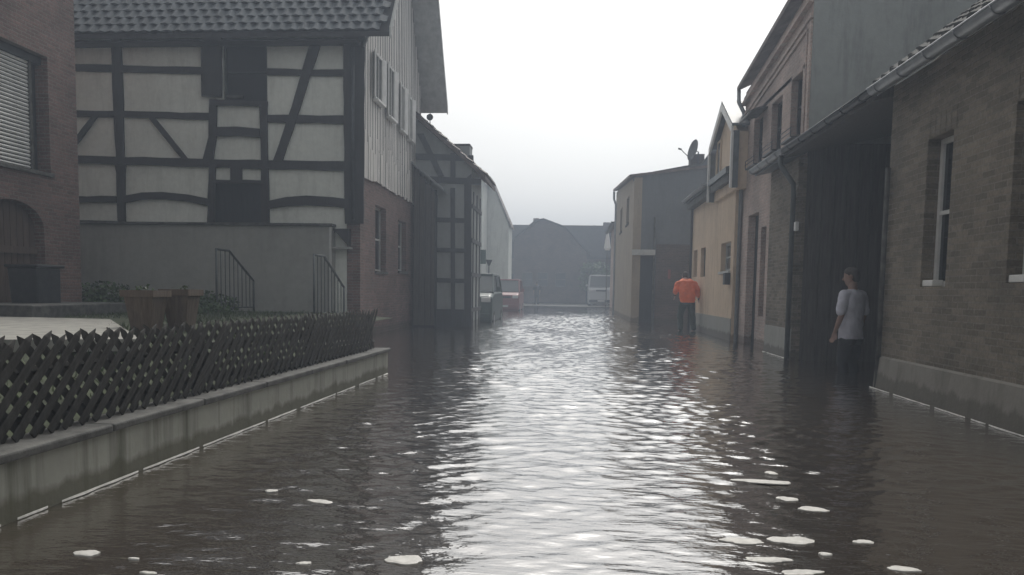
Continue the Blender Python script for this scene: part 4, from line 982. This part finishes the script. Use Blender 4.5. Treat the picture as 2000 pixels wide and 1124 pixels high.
def fused(name, mb, mat, parent, Mx, vox=.012, sm=4, fold=0):
    mb.v = [tuple(Mx @ Vector(p)) for p in mb.v]
    o = mb.build(name, M[mat], parent)
    rm = o.modifiers.new('fuse', 'REMESH'); rm.mode = 'VOXEL'; rm.voxel_size = vox; rm.use_smooth_shade = True
    if fold:
        tx = bpy.data.textures.new('folds', 'CLOUDS'); tx.noise_scale = .13; tx.noise_depth = 2
        d_ = o.modifiers.new('folds', 'DISPLACE'); d_.texture = tx; d_.strength = fold; d_.mid_level = .5; d_.texture_coords = 'GLOBAL'
    s = o.modifiers.new('smooth', 'SMOOTH'); s.factor = .5; s.iterations = sm
    return o
def hand(mb, w, d, side, k=1.0):
    w = Vector(w); d = Vector(d).normalized(); s = (Vector((0, 1, 0)) - d*d.y).normalized(); n = d.cross(s).normalized()*side
    limb(mb, [(w, .024), (w+d*.05+s*.012, .021)]); limb(mb, [(w, .022), (w+d*.05-s*.014, .021)]); limb(mb, [(w+d*.05+s*.014, .019), (w+d*.085+s*.02, .015)]); limb(mb, [(w+d*.05-s*.014, .019), (w+d*.085-s*.02, .015)])
    for (o, l) in ((-.030, .064), (-.010, .074), (.010, .070), (.029, .055)):
        b = w+d*.088+s*o*.9; limb(mb, [(b, .0095), (b+d*l*.5-n*l*.12+s*o*.15, .0088), (b+d*l*.92-n*l*.45+s*o*.2, .0072)])
    limb(mb, [(w+d*.03-s*.02, .014), (w+d*.065-s*.048, .011), (w+d*.10-s*.055-n*.012, .0085)])
def head(mb, c, tilt):
    """tilt: matrix; face towards local +Y"""
    def T(p): return Vector(c) + tilt @ Vector(p)
    h = MB(); loft(h, [(0, .035, -.125, .03, .025), (0, .03, -.105, .048, .05), (0, .018, -.07, .062, .075), (0, .008, -.02, .072, .092), (0, 0, .03, .077, .098), (0, -.004, .075, .068, .088), (0, -.004, .105, .045, .06), (0, -.004, .118, .02, .03)])
    limb(h, [((0, .085, .005), .010), ((0, .112, -.028), .015)]); limb(h, [((-.02, .078, -.068), .009), ((.02, .078, -.068), .009)])
    for s in (-1, 1): ell(h, (s*.078, -.005, -.005), (.012, .022, .034)); ell(h, (s*.03, .088, .012), (.014, .008, .008))
    mb.add([T(p) for p in h.v], h.f)
def hair(mb, c, tilt):
    def T(p): return Vector(c) + tilt @ Vector(p)
    h = MB(); loft(h, [(0, -.035, -.075, .050, .045), (0, -.03, -.045, .068, .068), (0, -.024, .0, .080, .080), (0, -.010, .045, .085, .097), (0, -.004, .085, .074, .094), (0, -.004, .118, .048, .064), (0, -.004, .132, .02, .03)])
    mb.add([T(p) for p in h.v], h.f)
RX = lambda a: Matrix.Rotation(R_(a), 3, 'X')
def stander(loc, rz, label, top, topname, legs, legname, k=1.0, vox=.011, trousers=True):
    t = thing('person', loc, label, 'person'); Mx = Matrix.Translation(loc) @ Matrix.Rotation(rz, 4, 'Z') @ Matrix.Scale(k, 4)
    tl_ = Matrix.Rotation(R_(28), 3, 'Z') @ RX(-6)
    b = MB(); loft(b, [(0, 0, .82, .12, .08), (0, 0, .95, .14, .095), (0, 0, 1.1, .125, .085), (0, -.005, 1.28, .15, .095), (0, -.005, 1.40, .13, .08), (0, 0, 1.46, .058, .056), (0, .01, 1.56, .054, .056)])
    head(b, (0, .025, 1.635), tl_)
    for s in (-1, 1):
        sh_ = (s*.165, -.005, 1.405); el = (s*.222, -.02, 1.13); wr = (s*.232, .06, .90) if s < 0 else (s*.20, .14, .93)
        limb(b, [((s*.07, 0, 1.40), .05), (sh_, .052), ((s*.2, -.012, 1.27), .046), (el, .038), ((s*.228, .01, 1.04), .038), (wr, .025)])
        hand(b, wr, (0, .12, -.4) if s < 0 else (-.05, .25, -.35), -s)
        kn = (s*.105, .02 if s < 0 else .045, .49)
        limb(b, [((s*.085, 0, .86), .085), (kn, .054), ((s*.11, -.015, .33), .052), ((s*.11, -.02, .09), .036)]); limb(b, [((s*.11, -.03, .05), .036), ((s*.125, .12, .03), .03)])
    fused('body', b, 'skin', t, Mx, .0075, 3)
    c = MB(); loft(c, [(0, 0, .80, .178, .128), (0, 0, .84, .176, .128), (0, -.002, .95, .168, .125), (0, -.005, 1.08, .160, .118), (0, -.008, 1.22, .172, .122), (0, -.01, 1.33, .182, .122), (0, -.008, 1.39, .172, .112), (0, -.004, 1.43, .125, .09), (0, 0, 1.465, .075, .07)])
    for s in (-1, 1): limb(c, [((s*.10, -.005, 1.39), .070), ((s*.170, -.005, 1.388), .074), ((s*.212, -.012, 1.27), .070), ((s*.226, -.016, 1.17), .068)])
    fused(topname, c, top, t, Mx, vox, 3, .035)
    g_ = MB(); loft(g_, [(0, 0, .72, .165, .118), (0, 0, .84, .168, .12), (0, 0, .90, .16, .115)])
    for s in (-1, 1):
        kn = (s*.105, .02 if s < 0 else .045, .49); pts = [((s*.083, 0, .80), .098), ((s*.097, .015, .62), .088), (kn, .076)]
        if trousers: pts += [((s*.11, -.012, .30), .070), ((s*.11, -.02, .12), .066)]
        limb(g_, pts)
    fused(legname, g_, legs, t, Mx, vox, 3, .03)
    h_ = MB(); hair(h_, (0, .025, 1.635), tl_); fused('hair', h_, 'hair', t, Mx, .008, 2)
    return t
gz_ = -.40
mp = onY(1664, 600, 11.6)
stander((mp.x, 11.6, gz_), R_(33), 'person in a grey T-shirt and dark trousers seen from behind beside the covered gateway', 'shirt', 'tshirt', 'shorts', 'trousers', 1.09)
fp = onY(1048, 590, 57)
stander((fp.x, 57, .05), 0, 'small distant person in dark clothes at the far end of the water', 'door', 'coat', 'shorts', 'trousers', 1.0, .02)

# wading person in orange, bent forward with arms held out, back to us
op = onY(1341, 600, 22.9); loc = (op.x, 22.9, -.04)
tag(MB().box(2.55, XR-.03, 17, 28.8, -.34, -.05).build('pavement', M['asphalt']), kind='structure')
t = thing('person', loc, 'person in a bright orange jacket and dark waders bending forward by the orange cottage', 'person')
Mx = Matrix.Translation(loc) @ Matrix.Rotation(R_(4), 4, 'Z') @ Matrix.Scale(1.1, 4)
b = MB(); loft(b, [(0, -.06, .84, .13, .10), (0, -.02, 1.05, .14, .11), (0, .08, 1.25, .15, .11), (0, .16, 1.36, .12, .09)]); limb(b, [((0, .17, 1.36), .065), ((0, .28, 1.43), .055)])
tl_ = RX(-38); head(b, (.01, .35, 1.49), tl_)
AR = {-1: [((-.15, .10, 1.33), .055), ((-.23, .12, 1.30), .052), ((-.28, .05, 1.12), .04), ((-.27, .26, 1.0), .027)], 1: [((.15, .10, 1.33), .055), ((.23, .12, 1.30), .052), ((.30, .05, 1.12), .04), ((.35, .12, .90), .027)]}
LG = {-1: [((-.09, -.05, .86), .09), ((-.14, .10, .47), .06), ((-.14, .02, .10), .042), ((-.15, .14, .04), .034)], 1: [((.09, -.05, .86), .09), ((.15, -.02, .47), .06), ((.17, -.14, .12), .042), ((.18, -.02, .04), .034)]}
for s in (-1, 1): limb(b, AR[s]); hand(b, AR[s][-1][0], (0, .1, -.4), -s); limb(b, LG[s])
fused('body', b, 'skin', t, Mx, .009, 3)
c = MB(); loft(c, [(0, -.11, .80, .185, .145), (0, -.09, .88, .20, .16), (0, -.05, 1.0, .215, .175), (0, .01, 1.14, .23, .18), (0, .07, 1.26, .225, .165), (0, .12, 1.36, .20, .14), (0, .17, 1.42, .12, .09)])
for s in (-1, 1): limb(c, [((s*.10, .09, 1.29), .12), ((s*.21, .11, 1.27), .10), ((s*.28, .055, 1.13), .078), ((AR[s][2][0][0]+AR[s][3][0][0])/2 and ((AR[s][2][0][0]+AR[s][3][0][0])/2, (AR[s][2][0][1]+AR[s][3][0][1])/2, (AR[s][2][0][2]+AR[s][3][0][2])/2), .07)])
fused('jacket', c, 'orange_cloth', t, Mx, .012, 3, .07)
g_ = MB(); loft(g_, [(0, -.06, .74, .17, .13), (0, -.06, .95, .18, .14)])
for s in (-1, 1): limb(g_, [((s*.10, -.05, .80), .115), (LG[s][1][0], .085), (LG[s][2][0], .07)])
fused('waders', g_, 'waders', t, Mx, .012, 3, .04)
h_ = MB(); hair(h_, (.01, .35, 1.49), tl_); fused('hair', h_, 'hair', t, Mx, .01, 2)
GL = MB()
for s in (-1, 1): limb(GL, [(Vector(AR[s][-1][0])+Vector((0, 0, .03)), .036), (Vector(AR[s][-1][0])+Vector((0, .01, -.03)), .034)])
fused('glove_cuff', GL, 'rubber', t, Mx, .01, 2)

# foam / scum lines at the waterline
foam('foam_line', [(XR-.115, 2.0, 0), (XR-.105, NB, 0)], 'thin white foam line along the base of the brown brick house', .010)
foam('foam_line', [(WL(3)+.012, 3, 0), (WL(9.7)+.012, 9.7, 0)], 'thin white foam line along the garden wall', .006)
foam('foam_line', [(XR-.03, G1, 0), (XR-.03, yA, 0)], 'short white foam line at the foot of the narrow brick wing', .018)
ORD = 'leftmost second third fourth fifth sixth seventh eighth ninth tenth eleventh twelfth thirteenth fourteenth fifteenth sixteenth seventeenth rightmost'.split()
for pi_, (px, py, sx, sy, a) in enumerate(sorted(PATCHES)):  # flat pale discs painted in place of sky glints on the ripples
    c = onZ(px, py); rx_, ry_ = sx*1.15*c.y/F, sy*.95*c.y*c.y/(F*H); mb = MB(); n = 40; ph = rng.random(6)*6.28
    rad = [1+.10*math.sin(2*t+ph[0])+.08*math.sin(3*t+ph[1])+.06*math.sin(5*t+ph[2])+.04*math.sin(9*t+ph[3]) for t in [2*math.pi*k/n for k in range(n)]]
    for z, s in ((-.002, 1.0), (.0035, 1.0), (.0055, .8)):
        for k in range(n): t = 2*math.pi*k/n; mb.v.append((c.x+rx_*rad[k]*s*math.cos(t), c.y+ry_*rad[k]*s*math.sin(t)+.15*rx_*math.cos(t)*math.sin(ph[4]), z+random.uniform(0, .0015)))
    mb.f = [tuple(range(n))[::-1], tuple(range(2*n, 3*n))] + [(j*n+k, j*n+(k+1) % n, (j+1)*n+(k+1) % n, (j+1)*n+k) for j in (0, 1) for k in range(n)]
    tag(mb.build('painted_glint', M['foam'], None, smooth=False), ('large' if sx > 30 else 'medium' if sx > 17 else 'small') + ' pale painted sky glint, ' + (ORD[pi_] if pi_ in (0, 17) else ORD[pi_]+' from the left') + ' of those floating in the foreground', 'painted glint', 'painted sky glints floating in the foreground')

# ================================================================== AIR AND LIGHT
hz_ = MB().box(-160, 160, -10, 160, -1.6, 16).build('haze', None) if False else None
me = bpy.data.meshes.new('haze'); hb = MB().box(-158, 158, -12, 158, -1.6, 15.5); me.from_pydata(hb.v, [], hb.f)
ho = bpy.data.objects.new('haze', me); COL.objects.link(ho); tag(ho, kind='stuff')
m = bpy.data.materials.new('haze'); m.use_nodes = True; N = m.node_tree.nodes; N.clear()
o_ = N.new('ShaderNodeOutputMaterial'); pv = N.new('ShaderNodeVolumePrincipled'); m.node_tree.links.new(pv.outputs[0], o_.inputs['Volume'])
pv.inputs['Color'].default_value = (.485, .56, .67, 1); pv.inputs['Density'].default_value = HAZE; pv.inputs['Anisotropy'].default_value = .35
me.materials.append(m)

wd = bpy.data.worlds.new('World'); sc.world = wd; wd.use_nodes = True; N = wd.node_tree.nodes; L = wd.node_tree.links
sky = N.new('ShaderNodeTexSky'); sky.sky_type = 'NISHITA'; sky.sun_disc = False
sky.sun_elevation = R_(SUN_EL); sky.sun_rotation = R_(SUN_ROT); sky.air_density = 1.5; sky.dust_density = 4; sky.ozone_density = 1.5
hs_ = N.new('ShaderNodeHueSaturation'); hs_.inputs['Saturation'].default_value = .10
L.new(sky.outputs[0], hs_.inputs['Color']); L.new(mix(N, L, 1.0, hs_.outputs[0], (1, .985, .955), 'MULTIPLY'), N['Background'].inputs['Color']); N['Background'].inputs['Strength'].default_value = SKY
sd = bpy.data.lights.new('sun', 'SUN'); so = bpy.data.objects.new('sun', sd); COL.objects.link(so)
sd.energy = SUN; sd.angle = R_(14); sd.color = (1, .96, .90)
az_ = R_(SUN_ROT); dirv = Vector((math.sin(az_)*math.cos(R_(SUN_EL)), math.cos(az_)*math.cos(R_(SUN_EL)), math.sin(R_(SUN_EL))))
so.rotation_euler = dirv.to_track_quat('Z', 'Y').to_euler()
sc.view_settings.view_transform = 'Standard'; sc.view_settings.look = 'None'; sc.view_settings.exposure = EXPO; sc.view_settings.gamma = 1
sc.render.engine = 'CYCLES'; cy = sc.cycles
cy.use_denoising = True; cy.max_bounces = 6; cy.diffuse_bounces = 3; cy.glossy_bounces = 4; cy.volume_bounces = 1; cy.volume_max_steps = 64
cy.sample_clamp_indirect = 6
cy.use_adaptive_sampling = True; cy.adaptive_threshold = .015
